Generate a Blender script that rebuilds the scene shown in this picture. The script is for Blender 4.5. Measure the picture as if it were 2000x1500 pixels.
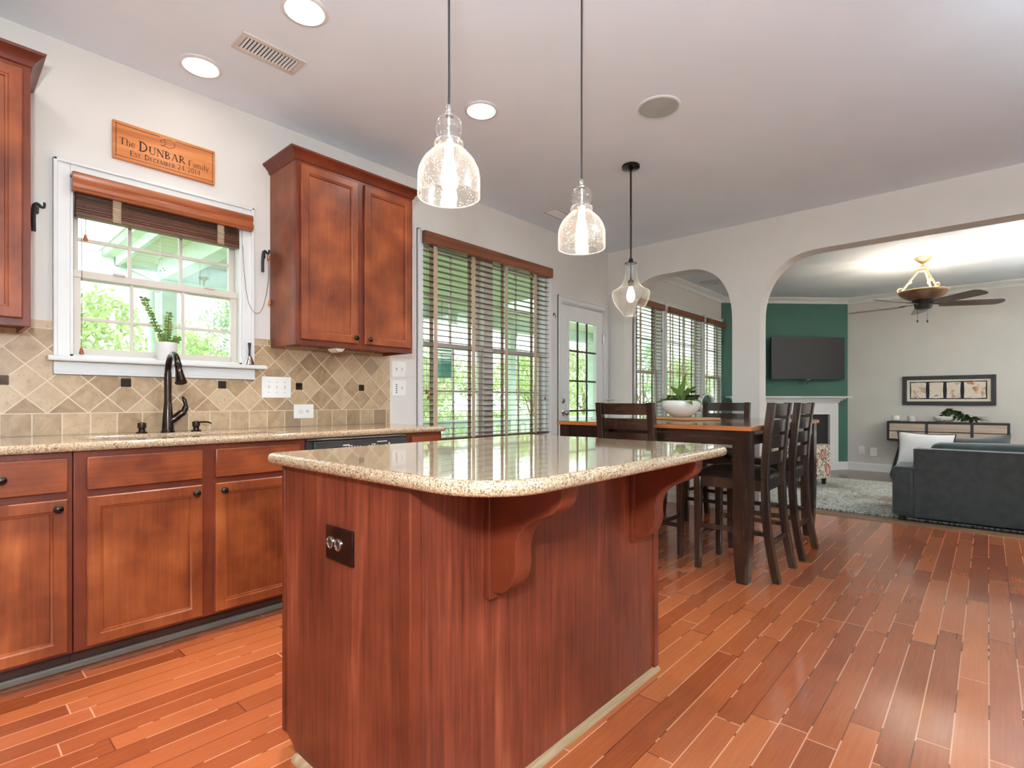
import bpy, bmesh, math, random
from mathutils import Vector, Matrix
PI=math.pi; R=math.radians
for o in list(bpy.data.objects): bpy.data.objects.remove(o)
S=bpy.context.scene; COL=S.collection
# ------------------------------------------------------------------ camera, sky, sun, exposure
cam=bpy.data.cameras.new('camera'); co=bpy.data.objects.new('camera',cam); COL.objects.link(co)
cam.sensor_fit='HORIZONTAL'; cam.sensor_width=36.0; cam.lens=36.0*1030/2000
cam.shift_y=34/2000; cam.clip_start=0.02; cam.clip_end=200
co.location=(3.19,0,1.04); co.rotation_euler=(R(90),0,R(42.08)); S.camera=co
S.view_settings.view_transform='Standard'; S.view_settings.look='None'
S.view_settings.exposure=1.30; S.view_settings.gamma=1.0; S.view_settings.use_curve_mapping=False
w=bpy.data.worlds.new('overcast_sky'); S.world=w; w.use_nodes=True
bg=w.node_tree.nodes['Background']; bg.inputs['Color'].default_value=(0.88,0.95,1.0,1); bg.inputs['Strength'].default_value=1.2
def lamp(name,kind,loc,power,color,size=None,rot=(0,0,0)):
    l=bpy.data.lights.new(name,kind); l.energy=power; l.color=color
    if kind=='AREA': l.shape='DISK'; l.size=size
    elif kind=='SUN': l.angle=size
    else: l.shadow_soft_size=size
    o=bpy.data.objects.new(name,l); COL.objects.link(o); o.location=loc; o.rotation_euler=rot; return o
lamp('sun','SUN',(6,4,12),1.2,(1,0.97,0.9),R(25),(0,R(38),0))
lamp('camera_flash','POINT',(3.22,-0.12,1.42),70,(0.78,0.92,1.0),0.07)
# ------------------------------------------------------------------ mesh helpers
def NB(): return bmesh.new()
def merge(bm,tmp):
    me=bpy.data.meshes.new('t'); tmp.to_mesh(me); tmp.free(); bm.from_mesh(me); bpy.data.meshes.remove(me); return bm
def box(bm,x0,x1,y0,y1,z0,z1,b=0.0,seg=2):
    t=bmesh.new()
    vs=[t.verts.new((x,y,z)) for x in (x0,x1) for y in (y0,y1) for z in (z0,z1)]
    for f in ((0,1,3,2),(4,6,7,5),(0,4,5,1),(2,3,7,6),(0,2,6,4),(1,5,7,3)): t.faces.new([vs[i] for i in f])
    bmesh.ops.recalc_face_normals(t,faces=t.faces)
    if b>0:
        r=bmesh.ops.bevel(t,geom=list(t.edges),offset=b,segments=seg,affect='EDGES',profile=0.5)
        for f in r['faces']: f.smooth=True
    return merge(bm,t)
def boxc(bm,c,s,b=0.0,rot=None,seg=2):
    t=bmesh.new(); box(t,-s[0]/2,s[0]/2,-s[1]/2,s[1]/2,-s[2]/2,s[2]/2,b,seg)
    if rot is not None: bmesh.ops.transform(t,matrix=rot,verts=t.verts)
    bmesh.ops.translate(t,vec=c,verts=t.verts); return merge(bm,t)
def prism(bm,pts,axis,a0,a1,b=0.0,seg=2):
    """polygon pts (2D) extruded along axis: 'x' pts=(y,z); 'y' pts=(x,z); 'z' pts=(x,y)"""
    t=bmesh.new()
    def P(p,a): return {'x':(a,p[0],p[1]),'y':(p[0],a,p[1]),'z':(p[0],p[1],a)}[axis]
    A=[t.verts.new(P(p,a0)) for p in pts]; B=[t.verts.new(P(p,a1)) for p in pts]; n=len(pts)
    caps=[t.faces.new(A),t.faces.new(B[::-1])]
    for i in range(n): t.faces.new((A[i],B[i],B[(i+1)%n],A[(i+1)%n]))
    bmesh.ops.recalc_face_normals(t,faces=t.faces)
    if b>0:
        ed=set()
        for f in caps: ed.update(f.edges)
        r=bmesh.ops.bevel(t,geom=list(ed),offset=b,segments=seg,affect='EDGES',profile=0.5)
        for f in r['faces']: f.smooth=True
    if n>6 and b>0:
        for f in t.faces:
            if len(f.verts)==4: f.smooth=True
    big=[f for f in t.faces if len(f.verts)>4]
    if big: bmesh.ops.triangulate(t,faces=big)
    return merge(bm,t)
def lathe(bm,prof,c=(0,0,0),n=32,cap0=True,cap1=True,M=None):
    t=bmesh.new(); rings=[]
    for r,z in prof: rings.append([t.verts.new((r*math.cos(2*PI*i/n),r*math.sin(2*PI*i/n),z)) for i in range(n)])
    for a,b in zip(rings,rings[1:]):
        for i in range(n): t.faces.new((a[i],a[(i+1)%n],b[(i+1)%n],b[i]))
    if cap0 and prof[0][0]>1e-4: t.faces.new(rings[0][::-1])
    if cap1 and prof[-1][0]>1e-4: t.faces.new(rings[-1])
    for f in t.faces: f.smooth=len(f.verts)<=4
    bmesh.ops.remove_doubles(t,verts=t.verts,dist=1e-6)
    bmesh.ops.recalc_face_normals(t,faces=t.faces)
    if M is not None: bmesh.ops.transform(t,matrix=M,verts=t.verts)
    bmesh.ops.translate(t,vec=c,verts=t.verts); return merge(bm,t)
def tube(bm,pts,r,n=10,caps=True):
    """r: number or list of radii"""
    t=bmesh.new(); P=[Vector(p) for p in pts]; rs=r if isinstance(r,(list,tuple)) else [r]*len(P)
    up=None; rings=[]
    for i,p in enumerate(P):
        d=(P[min(i+1,len(P)-1)]-P[max(i-1,0)]).normalized()
        if up is None: up=d.orthogonal().normalized()
        u=(up-d*up.dot(d)).normalized(); v=d.cross(u); up=u
        rings.append([t.verts.new(p+(u*math.cos(2*PI*k/n)+v*math.sin(2*PI*k/n))*rs[i]) for k in range(n)])
    for a,b in zip(rings,rings[1:]):
        for i in range(n): t.faces.new((a[i],a[(i+1)%n],b[(i+1)%n],b[i]))
    for f in t.faces: f.smooth=True
    if caps: t.faces.new(rings[0][::-1]); t.faces.new(rings[-1])
    bmesh.ops.recalc_face_normals(t,faces=t.faces); return merge(bm,t)
def bez(pts,n=8):
    """Catmull-Rom through points"""
    P=[Vector(p) for p in pts]; P=[P[0]*2-P[1]]+P+[P[-1]*2-P[-2]]; out=[]
    for i in range(1,len(P)-2):
        a,b,c,d=P[i-1:i+3]
        for k in range(n):
            t=k/n; out.append(0.5*((2*b)+(c-a)*t+(2*a-5*b+4*c-d)*t*t+(3*b-a-3*c+d)*t**3))
    out.append(P[-2]); return out
def leaf(bm,base,d,L,W,droop=0.5,fold=0.25,n=5,side=None):
    d=Vector(d).normalized(); side=d.cross(Vector((0,0,1))) if side is None else Vector(side)-d*Vector(side).dot(d)
    if side.length<1e-3: side=Vector((1,0,0))
    side.normalize(); up=side.cross(d); prev=None; base=Vector(base)
    for i in range(n+1):
        t=i/n; p=base+d*(L*t)-Vector((0,0,1))*(droop*L*t*t)
        w=W*0.5*math.sin(PI*min(1,max(0.03,t**0.8*0.97)))
        row=[bm.verts.new(p-side*w+up*(fold*w)),bm.verts.new(p),bm.verts.new(p+side*w+up*(fold*w))]
        if prev:
            for k in (0,1): bm.faces.new((prev[k],prev[k+1],row[k+1],row[k]))
        prev=row
def rrect(x0,x1,y0,y1,r,n=8):
    rs=r if isinstance(r,(list,tuple)) else [r]*4  # BL BR TR TL
    out=[]
    for (cx,cy,a0,rr) in ((x0+rs[0],y0+rs[0],PI,rs[0]),(x1-rs[1],y0+rs[1],1.5*PI,rs[1]),(x1-rs[2],y1-rs[2],0,rs[2]),(x0+rs[3],y1-rs[3],0.5*PI,rs[3])):
        for k in range(n+1): a=a0+0.5*PI*k/n; out.append((cx+rr*math.cos(a),cy+rr*math.sin(a)))
    return out
def obj(name,bm,mat,parent=None,smooth=True,loc=None,ang=38):
    """ONE mesh object; geometry given in the parent's frame when the parent was made with local=True, else in world space"""
    if parent is not None and parent.get('_w',0):
        off=Vector(parent['_o']); bmesh.ops.translate(bm,vec=-off,verts=bm.verts)
    if loc is not None: bmesh.ops.translate(bm,vec=-Vector(loc),verts=bm.verts)
    me=bpy.data.meshes.new(name); bm.to_mesh(me); bm.free()
    if smooth:
        if not any(p.use_smooth for p in me.polygons): me.polygons.foreach_set('use_smooth',[True]*len(me.polygons))
        fl=[p.use_smooth for p in me.polygons]; me.set_sharp_from_angle(angle=R(ang)); me.polygons.foreach_set('use_smooth',fl)
    me.materials.append(mat); o=bpy.data.objects.new(name,me); COL.objects.link(o)
    if parent is not None:
        o.parent=parent; 
        if parent.get('_w',0): o['_w']=1; o['_o']=parent['_o']
    if loc is not None: o.location=loc; o['_w']=1; o['_o']=tuple(loc)
    return o
def tag(o,label,cat,group=None,kind=None):
    o['label']=label; o['category']=cat
    if group: o['group']=group
    if kind: o['kind']=kind
    return o
def thing(name,label,cat,loc=(0,0,0),rz=0,group=None,local=False):
    o=bpy.data.objects.new(name,None); COL.objects.link(o); o.location=loc; o.rotation_euler=(0,0,rz)
    o.empty_display_size=0.05
    tag(o,label,cat,group)
    if not local: o['_w']=1; o['_o']=tuple(loc)
    return o
def solo(name,bm,mat,label,cat,loc=None,group=None,kind=None,smooth=True): return tag(obj(name,bm,mat,None,smooth,loc),label,cat,group,kind)
def struct(name,bm,mat,smooth=False,label=None):
    o=obj(name,bm,mat,None,smooth); o['kind']='structure'; o['label']=label or name.replace('_',' '); o['category']=name.split('_')[0]; return o
def structE(name,label,loc=(0,0,0)):
    o=bpy.data.objects.new(name,None); COL.objects.link(o); o.location=loc; o['_w']=1; o['_o']=tuple(loc); o['kind']='structure'; o['label']=label; o['category']=name.split('_')[0]; return o
def dup(root,loc,rz,label,group=None,scale=None):
    r=root.copy(); COL.objects.link(r); r.location=loc; r.rotation_euler=(0,0,rz); r['label']=label
    if group: r['group']=group
    if scale: r.scale=scale
    for ch in list(root.children):
        c=ch.copy(); COL.objects.link(c); c.parent=r
        for g in list(ch.children):
            d=g.copy(); COL.objects.link(d); d.parent=c
    return r
# ------------------------------------------------------------------ material helpers
def sl(r,g,b):
    f=lambda c:(c/255)/12.92 if c/255<=0.04045 else ((c/255+0.055)/1.055)**2.4
    return (f(r),f(g),f(b),1)
class NT:
    def __init__(s,name):
        s.m=bpy.data.materials.new(name); s.m.use_nodes=True; s.t=s.m.node_tree; s.b=s.t.nodes['Principled BSDF']; s.out=s.t.nodes['Material Output']
    def n(s,typ,**kw):
        nd=s.t.nodes.new(typ)
        for k,v in kw.items():
            if k.startswith('_'): setattr(nd,k[1:],v)
        for k,v in kw.items():
            if k.startswith('_'): continue
            key=int(k[1:]) if k[0]=='i' and k[1:].isdigit() else k.replace('__',' ')
            s.set(nd.inputs[key],v)
        return nd
    def set(s,inp,v):
        if hasattr(v,'is_linked') or hasattr(v,'links'): s.t.links.new(v,inp)
        elif hasattr(v,'outputs'): s.t.links.new(v.outputs[0],inp)
        else:
            try: inp.default_value=v
            except Exception: inp.default_value=v[:3]
    def math(s,op,a,b=0.0,c=0.0): return s.n('ShaderNodeMath',_operation=op,i0=a,i1=b,i2=c).outputs[0]
    def ramp(s,fac,stops,interp='LINEAR'):
        nd=s.n('ShaderNodeValToRGB',Fac=fac); r=nd.color_ramp; r.interpolation=interp
        while len(r.elements)<len(stops): r.elements.new(0.5)
        for e,(p,c) in zip(r.elements,stops): e.position=p; e.color=c if len(c)==4 else (*c,1)
        return nd.outputs['Color']
    def mix(s,fac,a,b,mode='MIX'):
        nd=s.n('ShaderNodeMix',_data_type='RGBA',_blend_type=mode); s.set(nd.inputs[0],fac); s.set(nd.inputs[6],a); s.set(nd.inputs[7],b); return nd.outputs[2]
    def coords(s,kind='Object'): return s.n('ShaderNodeTexCoord').outputs[kind]
    def map(s,v,scale=(1,1,1),loc=(0,0,0),rot=(0,0,0)): return s.n('ShaderNodeMapping',Vector=v,Scale=scale,Location=loc,Rotation=rot).outputs[0]
    def noise(s,v,scale,detail=4,rough=0.5,dist=0.0,out=0): return s.n('ShaderNodeTexNoise',Vector=v,Scale=scale,Detail=detail,Roughness=rough,Distortion=dist).outputs[out]
    def vor(s,v,scale,out='Color',feature='F1',rnd=1.0): return s.n('ShaderNodeTexVoronoi',_feature=feature,Vector=v,Scale=scale,Randomness=rnd).outputs[out]
    def bump(s,h,strength=0.3,dist=0.01):
        nd=s.n('ShaderNodeBump',Height=h,Strength=strength,Distance=dist); s.set(s.b.inputs['Normal'],nd.outputs[0])
    def fin(s,color=None,rough=0.5,metal=0.0,coat=0.0,spec=0.5,coat_rough=0.1,**kw):
        b=s.b.inputs
        if color is not None: s.set(b['Base Color'],color)
        s.set(b['Roughness'],rough); s.set(b['Metallic'],metal); b['Coat Weight'].default_value=coat; b['Coat Roughness'].default_value=coat_rough
        b['Specular IOR Level'].default_value=spec
        for k,v in kw.items(): s.set(b[k.replace('__',' ')],v)
        return s.m
def plain(name,c,rough=0.5,metal=0.0,coat=0.0,var=0.04,vs=6.0,bump=0.0,bs=150,**kw):
    t=NT(name); v=t.coords(); nz=t.noise(v,vs,3)
    lo=tuple(x*(1-var*2) for x in c[:3]); hi=tuple(min(1,x*(1+var*2)) for x in c[:3])
    col=t.ramp(nz,[(0.3,lo),(0.7,hi)])
    if bump>0: t.bump(t.noise(v,bs,3),bump,0.002)
    return t.fin(col,rough,metal,coat,**kw)
def wood(name,c0,c1,c2,axis='z',rough=0.35,coat=0.25,scale=1.0,stretch=14.0,rings=5.0,fine=0.35,blot=0.0,bump=0.06):
    t=NT(name); v=t.coords(); sc=[1.0*stretch]*3; sc['xyz'.index(axis)]=1.0
    m=t.map(v,tuple(x*scale for x in sc))
    n1=t.noise(m,1.0,4,0.55,0.8); ring=t.math('SINE',t.math('MULTIPLY',n1,rings*6.28)); ring=t.math('MULTIPLY_ADD',ring,0.5,0.5)
    sc2=[90.0]*3; sc2['xyz'.index(axis)]=3.0
    fn=t.noise(t.map(v,tuple(x*scale for x in sc2)),1.0,3,0.6)
    a=t.math('MULTIPLY_ADD',n1,0.8,t.math('MULTIPLY',ring,0.22)); a=t.math('MULTIPLY_ADD',fn,fine,t.math('SUBTRACT',a,fine*0.5))
    if blot>0: a=t.math('MULTIPLY_ADD',t.noise(v,5.0*scale,3),blot,t.math('SUBTRACT',a,blot*0.5))
    col=t.ramp(a,[(0.22,c0),(0.5,c1),(0.8,c2)])
    t.bump(fn,bump,0.003)
    return t.fin(col,rough,0,coat,coat_rough=max(0.06,rough*0.7),spec=0.5 if rough<0.34 else 0.3)
def emit(name,c,strength):
    t=NT(name); return t.fin((*c[:3],1),0.4,0,0,Emission__Color=(*c[:3],1),Emission__Strength=strength)
def glass(name,tint=(0.95,1.0,0.97),refl=0.06,seeds=0.0,rough=0.02,edge=0.6,haze=0.0):
    t=NT(name); v=t.coords()
    tr=t.n('ShaderNodeBsdfTransparent',Color=(*tint,1)); gl=t.n('ShaderNodeBsdfGlossy',Color=(1,1,1,1),Roughness=rough)
    lw=t.n('ShaderNodeLayerWeight',Blend=0.35)
    fac=t.math('MULTIPLY_ADD',t.math('POWER',lw.outputs['Facing'],3.0),edge,refl)
    if seeds>0:
        vd=t.vor(v,130,'Distance'); sd=t.math('LESS_THAN',vd,0.17); rn=t.math('GREATER_THAN',t.noise(v,40,1),0.46)
        fac=t.math('MINIMUM',t.math('MULTIPLY_ADD',t.math('MULTIPLY',sd,rn),seeds*0.4,fac),0.9)
        bm=t.n('ShaderNodeBump',Height=t.noise(v,25,2),Strength=0.35,Distance=0.004); t.set(gl.inputs['Normal'],bm.outputs[0])
    mx=t.n('ShaderNodeMixShader'); t.set(mx.inputs[0],fac); t.set(mx.inputs[1],tr.outputs[0]); t.set(mx.inputs[2],gl.outputs[0])
    if haze>0:
        df=t.n('ShaderNodeBsdfDiffuse',Color=(0.95,0.95,0.95,1)); tl=t.n('ShaderNodeBsdfTranslucent',Color=(0.95,0.95,0.95,1)); ad=t.n('ShaderNodeMixShader'); ad.inputs[0].default_value=0.5; t.set(ad.inputs[1],df.outputs[0]); t.set(ad.inputs[2],tl.outputs[0])
        hz=t.math('MINIMUM',t.math('MULTIPLY_ADD',t.math('MULTIPLY',sd,rn),seeds,t.math('MULTIPLY_ADD',t.math('POWER',lw.outputs['Facing'],4.0),haze*22.0,haze)),0.9)
        m2=t.n('ShaderNodeMixShader'); t.set(m2.inputs[0],hz); t.set(m2.inputs[1],mx.outputs[0]); t.set(m2.inputs[2],ad.outputs[0]); mx=m2
    t.t.links.new(mx.outputs[0],t.out.inputs['Surface']); return t.m
# ------------------------------------------------------------------ materials
def m_floor():
    t=NT('cherry_oak_planks'); P=t.coords(); sp=t.n('ShaderNodeSeparateXYZ',Vector=P)
    x=sp.outputs[0]; y=sp.outputs[1]; w=0.084; L=1.05
    u=t.math('DIVIDE',x,w); row=t.math('FLOOR',u); fu=t.math('FRACT',u)
    r1=t.n('ShaderNodeTexWhiteNoise',_noise_dimensions='1D',W=row).outputs['Value']
    vv=t.math('MULTIPLY_ADD',r1,9.7,t.math('DIVIDE',y,L)); brd=t.math('FLOOR',vv); fv=t.math('FRACT',vv)
    cv=t.n('ShaderNodeCombineXYZ',X=row,Y=brd); wn=t.n('ShaderNodeTexWhiteNoise',_noise_dimensions='2D',Vector=cv)
    rb=wn.outputs['Value']; rc=wn.outputs['Color']
    off=t.n('ShaderNodeVectorMath',_operation='SCALE',i0=rc,Scale=13.0).outputs[0]
    g=t.n('ShaderNodeVectorMath',_operation='ADD',i0=t.map(P,(14.0,0.7,1)),i1=off).outputs[0]
    n1=t.noise(g,1.0,3,0.5,0.3); ring=t.math('MULTIPLY_ADD',t.math('SINE',t.math('MULTIPLY',n1,130.0)),0.5,0.5)
    fine=t.noise(t.map(P,(110,4,1)),1.0,2,0.5)
    a=t.math('MULTIPLY_ADD',ring,0.025,t.math('MULTIPLY_ADD',fine,0.15,0.115)); a=t.math('MULTIPLY_ADD',rb,0.30,t.math('ADD',a,0.07))
    a=t.math('MULTIPLY_ADD',t.noise(P,2.3,2),0.2,a)
    col=t.ramp(a,[(0.2,sl(106,45,22)),(0.5,sl(158,79,42)),(0.85,sl(198,114,66))])
    e=0.022; sx=t.math('GREATER_THAN',t.math('ABSOLUTE',t.math('SUBTRACT',fu,0.5)),0.5-e)
    sy=t.math('GREATER_THAN',t.math('ABSOLUTE',t.math('SUBTRACT',fv,0.5)),0.5-0.0022)
    seam=t.math('MAXIMUM',sx,sy); glint=t.math('GREATER_THAN',t.noise(P,3.2,2),0.47)
    scol=t.mix(glint,sl(58,24,14),sl(232,172,136))  # pale seam colour stands in for light caught on plank bevels
    col=t.mix(t.math('MULTIPLY',seam,0.6),col,scol)
    cup=t.math('MULTIPLY',t.math('POWER',t.math('ABSOLUTE',t.math('SUBTRACT',fu,0.5)),3.0),2.0)
    h=t.math('ADD',t.math('MULTIPLY',seam,-0.45),t.math('ADD',cup,t.math('MULTIPLY',rb,0.3)))
    t.bump(h,0.22,0.0015)
    return t.fin(col,t.math('MULTIPLY_ADD',t.noise(P,3,2),0.10,0.20),0,0.5,coat_rough=0.09)
def m_granite():
    t=NT('speckled_granite'); P=t.coords(); d=t.n('ShaderNodeVectorMath',_operation='ADD',i0=P,i1=t.n('ShaderNodeVectorMath',_operation='SCALE',i0=t.noise(P,90,2,out=1),Scale=0.01).outputs[0]).outputs[0]
    c=t.n('ShaderNodeSeparateColor',Color=t.vor(d,430)).outputs[0]
    col=t.ramp(c,[(0,sl(52,42,36)),(0.06,sl(104,84,66)),(0.17,sl(150,124,96)),(0.42,sl(172,146,116)),(0.72,sl(190,167,138)),(0.93,sl(214,198,176))],'CONSTANT')
    c2=t.n('ShaderNodeSeparateColor',Color=t.vor(d,230)).outputs[1]
    col=t.mix(t.math('GREATER_THAN',c2,0.93),col,sl(92,74,60))
    col=t.mix(t.math('MULTIPLY',t.noise(P,14,3),0.35),col,sl(190,160,128))
    return t.fin(col,0.06,0,0.4,coat_rough=0.02)
def m_tile():
    # diagonal 4in travertine with a straight base course, dark inserts on the lattice points
    t=NT('travertine_tile'); P=t.map(t.coords(),(1,1,1),(0,0.9,0.884)); sp=t.n('ShaderNodeSeparateXYZ',Vector=P); y=sp.outputs[1]; z=sp.outputs[2]
    s=0.1044; D=s*math.sqrt(2)
    y0=0.659; z0=1.133
    a=t.math('DIVIDE',t.math('ADD',t.math('SUBTRACT',y,y0),t.math('SUBTRACT',z,z0)),D)
    b=t.math('DIVIDE',t.math('SUBTRACT',t.math('SUBTRACT',y,y0),t.math('SUBTRACT',z,z0)),D)
    def cell(u,g):
        f=t.math('FRACT',u); return t.math('FLOOR',u),t.math('GREATER_THAN',t.math('ABSOLUTE',t.math('SUBTRACT',f,0.5)),0.5-g)
    ia,ga=cell(a,0.024); ib,gb=cell(b,0.024); gd=t.math('MAXIMUM',ga,gb)
    u=t.math('DIVIDE',y,0.104); iu,gu=cell(u,0.024)
    base=t.math('LESS_THAN',z,0.985); top=t.math('GREATER_THAN',z,1.372); st=t.math('MAXIMUM',base,top)
    lines=t.math('MAXIMUM',t.math('LESS_THAN',t.math('ABSOLUTE',t.math('SUBTRACT',z,0.985)),0.0021),t.math('LESS_THAN',t.math('ABSOLUTE',t.math('SUBTRACT',z,1.372)),0.0021))
    g=t.math('MAXIMUM',t.math('ADD',t.math('MULTIPLY',st,gu),t.math('MULTIPLY',t.math('SUBTRACT',1.0,st),gd)),lines)
    ids=t.n('ShaderNodeCombineXYZ',X=t.math('MULTIPLY_ADD',st,t.math('SUBTRACT',iu,ia),ia),Y=t.math('MULTIPLY_ADD',st,t.math('SUBTRACT',t.math('MULTIPLY',base,50.0),ib),ib),Z=st)
    wn=t.n('ShaderNodeTexWhiteNoise',_noise_dimensions='3D',Vector=ids); rv=wn.outputs['Value']
    off=t.n('ShaderNodeVectorMath',_operation='MULTIPLY_ADD',i0=wn.outputs['Color'],i1=(7,7,7),i2=P).outputs[0]
    n=t.noise(off,16,5,0.62,0.7); pit=t.noise(off,70,3,0.6)
    v=t.math('MULTIPLY_ADD',rv,0.40,t.math('MULTIPLY',n,0.75))
    col=t.ramp(v,[(0.2,sl(128,98,70)),(0.45,sl(166,136,102)),(0.68,sl(190,161,127)),(0.95,sl(206,181,150))])
    dk=t.math('GREATER_THAN',t.n('ShaderNodeSeparateColor',Color=wn.outputs['Color']).outputs[1],0.93)
    col=t.mix(t.math('MULTIPLY',dk,0.6),col,sl(140,116,92))
    col=t.mix(t.math('MULTIPLY',t.math('GREATER_THAN',pit,0.64),0.5),col,sl(150,116,84))
    col=t.mix(g,col,sl(216,195,168))
    t.bump(t.math('ADD',t.math('MULTIPLY',g,-1.0),t.math('MULTIPLY',n,0.25)),0.5,0.003)
    return t.fin(col,0.38,0,0.0)
def m_rug():
    t=NT('distressed_rug'); P=t.coords(); n=t.noise(P,1.3,3); 
    wv=t.n('ShaderNodeTexWave',Vector=t.map(P,(1,1,1),rot=(0,0,0.78)),Scale=11.0,Distortion=6.0,Detail=3.0).outputs['Fac']
    vd=t.vor(P,9,'Distance','DISTANCE_TO_EDGE'); ln=t.math('LESS_THAN',vd,0.05)
    sp=t.noise(P,55,3,0.7); k=t.math('MULTIPLY',t.math('GREATER_THAN',wv,0.62),t.math('GREATER_THAN',sp,0.47))
    k=t.math('MAXIMUM',k,t.math('MULTIPLY',ln,t.math('GREATER_THAN',sp,0.5)))
    base=t.ramp(n,[(0.3,sl(214,220,210)),(0.52,sl(200,200,190)),(0.66,sl(150,138,124))])
    return t.fin(t.mix(t.math('MULTIPLY',k,0.85),base,sl(74,72,70)),0.95)
def m_suzani():
    t=NT('medallion_print_fabric'); P=t.coords(); n=t.noise(P,7,2,0.5,1.5); n2=t.noise(P,15,2,0.5,2.0)
    c=t.mix(t.math('LESS_THAN',t.math('ABSOLUTE',t.math('SUBTRACT',n2,0.5)),0.05),sl(226,214,198),sl(70,58,48))
    v=t.vor(P,4.2,'Distance')
    c=t.mix(t.math('LESS_THAN',t.math('ABSOLUTE',t.math('SUBTRACT',v,0.27)),0.05),c,sl(164,72,50))
    c=t.mix(t.math('LESS_THAN',t.math('ABSOLUTE',t.math('SUBTRACT',v,0.15)),0.025),c,sl(190,128,84))
    c=t.mix(t.math('GREATER_THAN',n,0.66),c,sl(120,96,70))
    return t.fin(c,0.9)
def m_art(k):
    t=NT('abstract_art_%d'%k); P=t.map(t.coords(),(1,1,1),(k*3.1,0,k*1.7)); n=t.noise(P,7,4,0.6,1.2); n2=t.noise(P,15,3,0.6,1.0)
    c=t.ramp(n,[(0.36,sl(222,208,188)),(0.5,sl(228,216,200)),(0.58,sl(206,168,136)),(0.64,sl(182,104,70)),(0.74,sl(130,84,62))])
    return t.fin(t.mix(t.math('GREATER_THAN',n2,0.68),c,sl(120,112,112)),0.7)
def m_leaf(name,c0,c1,trans=0.35):
    t=NT(name); oi=t.n('ShaderNodeNewGeometry'); n=t.noise(t.coords(),3.0,3); c=t.ramp(t.math('MULTIPLY_ADD',oi.outputs['Random Per Island'],0.6,t.math('MULTIPLY',n,0.45)),[(0.15,c0),(0.8,c1)])
    d=t.n('ShaderNodeBsdfDiffuse',Color=c); tr=t.n('ShaderNodeBsdfTranslucent',Color=c); gl=t.n('ShaderNodeBsdfGlossy',Color=(1,1,1,1),Roughness=0.35)
    m1=t.n('ShaderNodeMixShader'); m1.inputs[0].default_value=trans; t.set(m1.inputs[1],d.outputs[0]); t.set(m1.inputs[2],tr.outputs[0])
    m2=t.n('ShaderNodeMixShader'); m2.inputs[0].default_value=0.04; t.set(m2.inputs[1],m1.outputs[0]); t.set(m2.inputs[2],gl.outputs[0])
    t.t.links.new(m2.outputs[0],t.out.inputs['Surface']); return t.m
def m_bronze(name='oil_rubbed_bronze'):
    t=NT(name); n=t.noise(t.coords(),18,3); return t.fin(t.ramp(n,[(0.35,sl(36,30,28)),(0.75,sl(74,54,44))]),0.22,0.85,0.3)
def m_boards(name,c0,c1,wdt,axis=0):
    t=NT(name); P=t.coords(); u=t.math('DIVIDE',t.n('ShaderNodeSeparateXYZ',Vector=P).outputs[axis],wdt); f=t.math('FRACT',u)
    g=t.math('GREATER_THAN',t.math('ABSOLUTE',t.math('SUBTRACT',f,0.5)),0.46); c=t.ramp(t.noise(P,4,3),[(0.3,c0),(0.7,c1)])
    c=t.mix(t.math('MULTIPLY',g,0.45),c,(c0[0]*0.4,c0[1]*0.4,c0[2]*0.4,1)); t.bump(g,-0.5,0.004); return t.fin(c,0.6)
M={}
M['floor']=m_floor(); M['granite']=m_granite(); M['tile']=m_tile(); M['rug']=m_rug(); M['print']=m_suzani()
M['floor2']=wood('dark_living_room_planks',sl(62,40,28),sl(96,62,44),sl(122,82,58),'x',0.25,0.3,1.0,9)
M['wall']=plain('greige_wall_paint',sl(224,218,210),0.72,var=0.012,vs=3,bump=0.05,bs=260)
M['wall_dim']=plain('greige_paint_dimmed',sl(206,201,193),0.75,var=0.012,vs=3,bump=0.05,bs=260)  # kitchen wall paint again, darkened for the weaker living room light
M['green']=plain('forest_green_wall_paint',sl(62,104,90),0.7,var=0.02,vs=3)
M['ceil']=plain('ceiling_paint',sl(233,241,248),0.85,var=0.01,vs=2,bump=0.04,bs=200)
M['white']=plain('white_trim_paint',sl(224,223,220),0.35,var=0.01)
M['vinyl']=plain('almond_vinyl_sash',sl(208,198,185),0.4,var=0.015)
M['cab']=wood('cherry_cabinet_wood',sl(94,38,15),sl(136,66,30),sl(174,96,50),'z',0.4,0.15,1.0,6,1.2,0.3,0.9)
M['cabh']=wood('cherry_drawer_wood',sl(94,38,15),sl(138,67,31),sl(176,98,51),'y',0.4,0.15,1.0,6,1.2,0.3,0.9)
M['frame']=wood('dark_cherry_frame',sl(78,30,16),sl(112,47,25),sl(138,64,34),'z',0.4,0.15,1.0,7,1.2,0.25,0.7)
M['isl']=wood('reddish_island_panel',sl(76,30,17),sl(120,55,35),sl(160,85,57),'z',0.36,0.2,1.0,13,1.4,0.6,0.45)
M['valance']=wood('valance_wood',sl(140,74,42),sl(166,94,56),sl(184,112,70),'y',0.35,0.25,1.0,14,2)
M['valance_shaded']=wood('valance_wood_shaded',sl(98,54,34),sl(122,70,44),sl(140,84,55),'y',0.4,0.15,1.0,14,2)  # same wood as the sink valance, shade mixed into the colour
M['slat']=wood('walnut_blind_slat',sl(78,46,32),sl(98,60,42),sl(116,74,54),'y',0.4,0.15,1.0,14,2)
M['tape']=plain('beige_blind_tape',sl(192,170,146),0.9,bump=0.3,bs=400)
M['espresso']=wood('espresso_wood',sl(30,20,15),sl(46,32,24),sl(64,45,34),'z',0.2,0.5,1.0,10,2,0.3)
M['espx']=wood('espresso_wood_grain',sl(30,20,15),sl(46,32,24),sl(64,45,34),'x',0.2,0.5,1.0,10,2,0.3)
M['ttop']=wood('brown_table_top',sl(92,58,38),sl(116,74,48),sl(136,90,60),'x',0.12,0.6,1.0,10,2,0.25)
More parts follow.
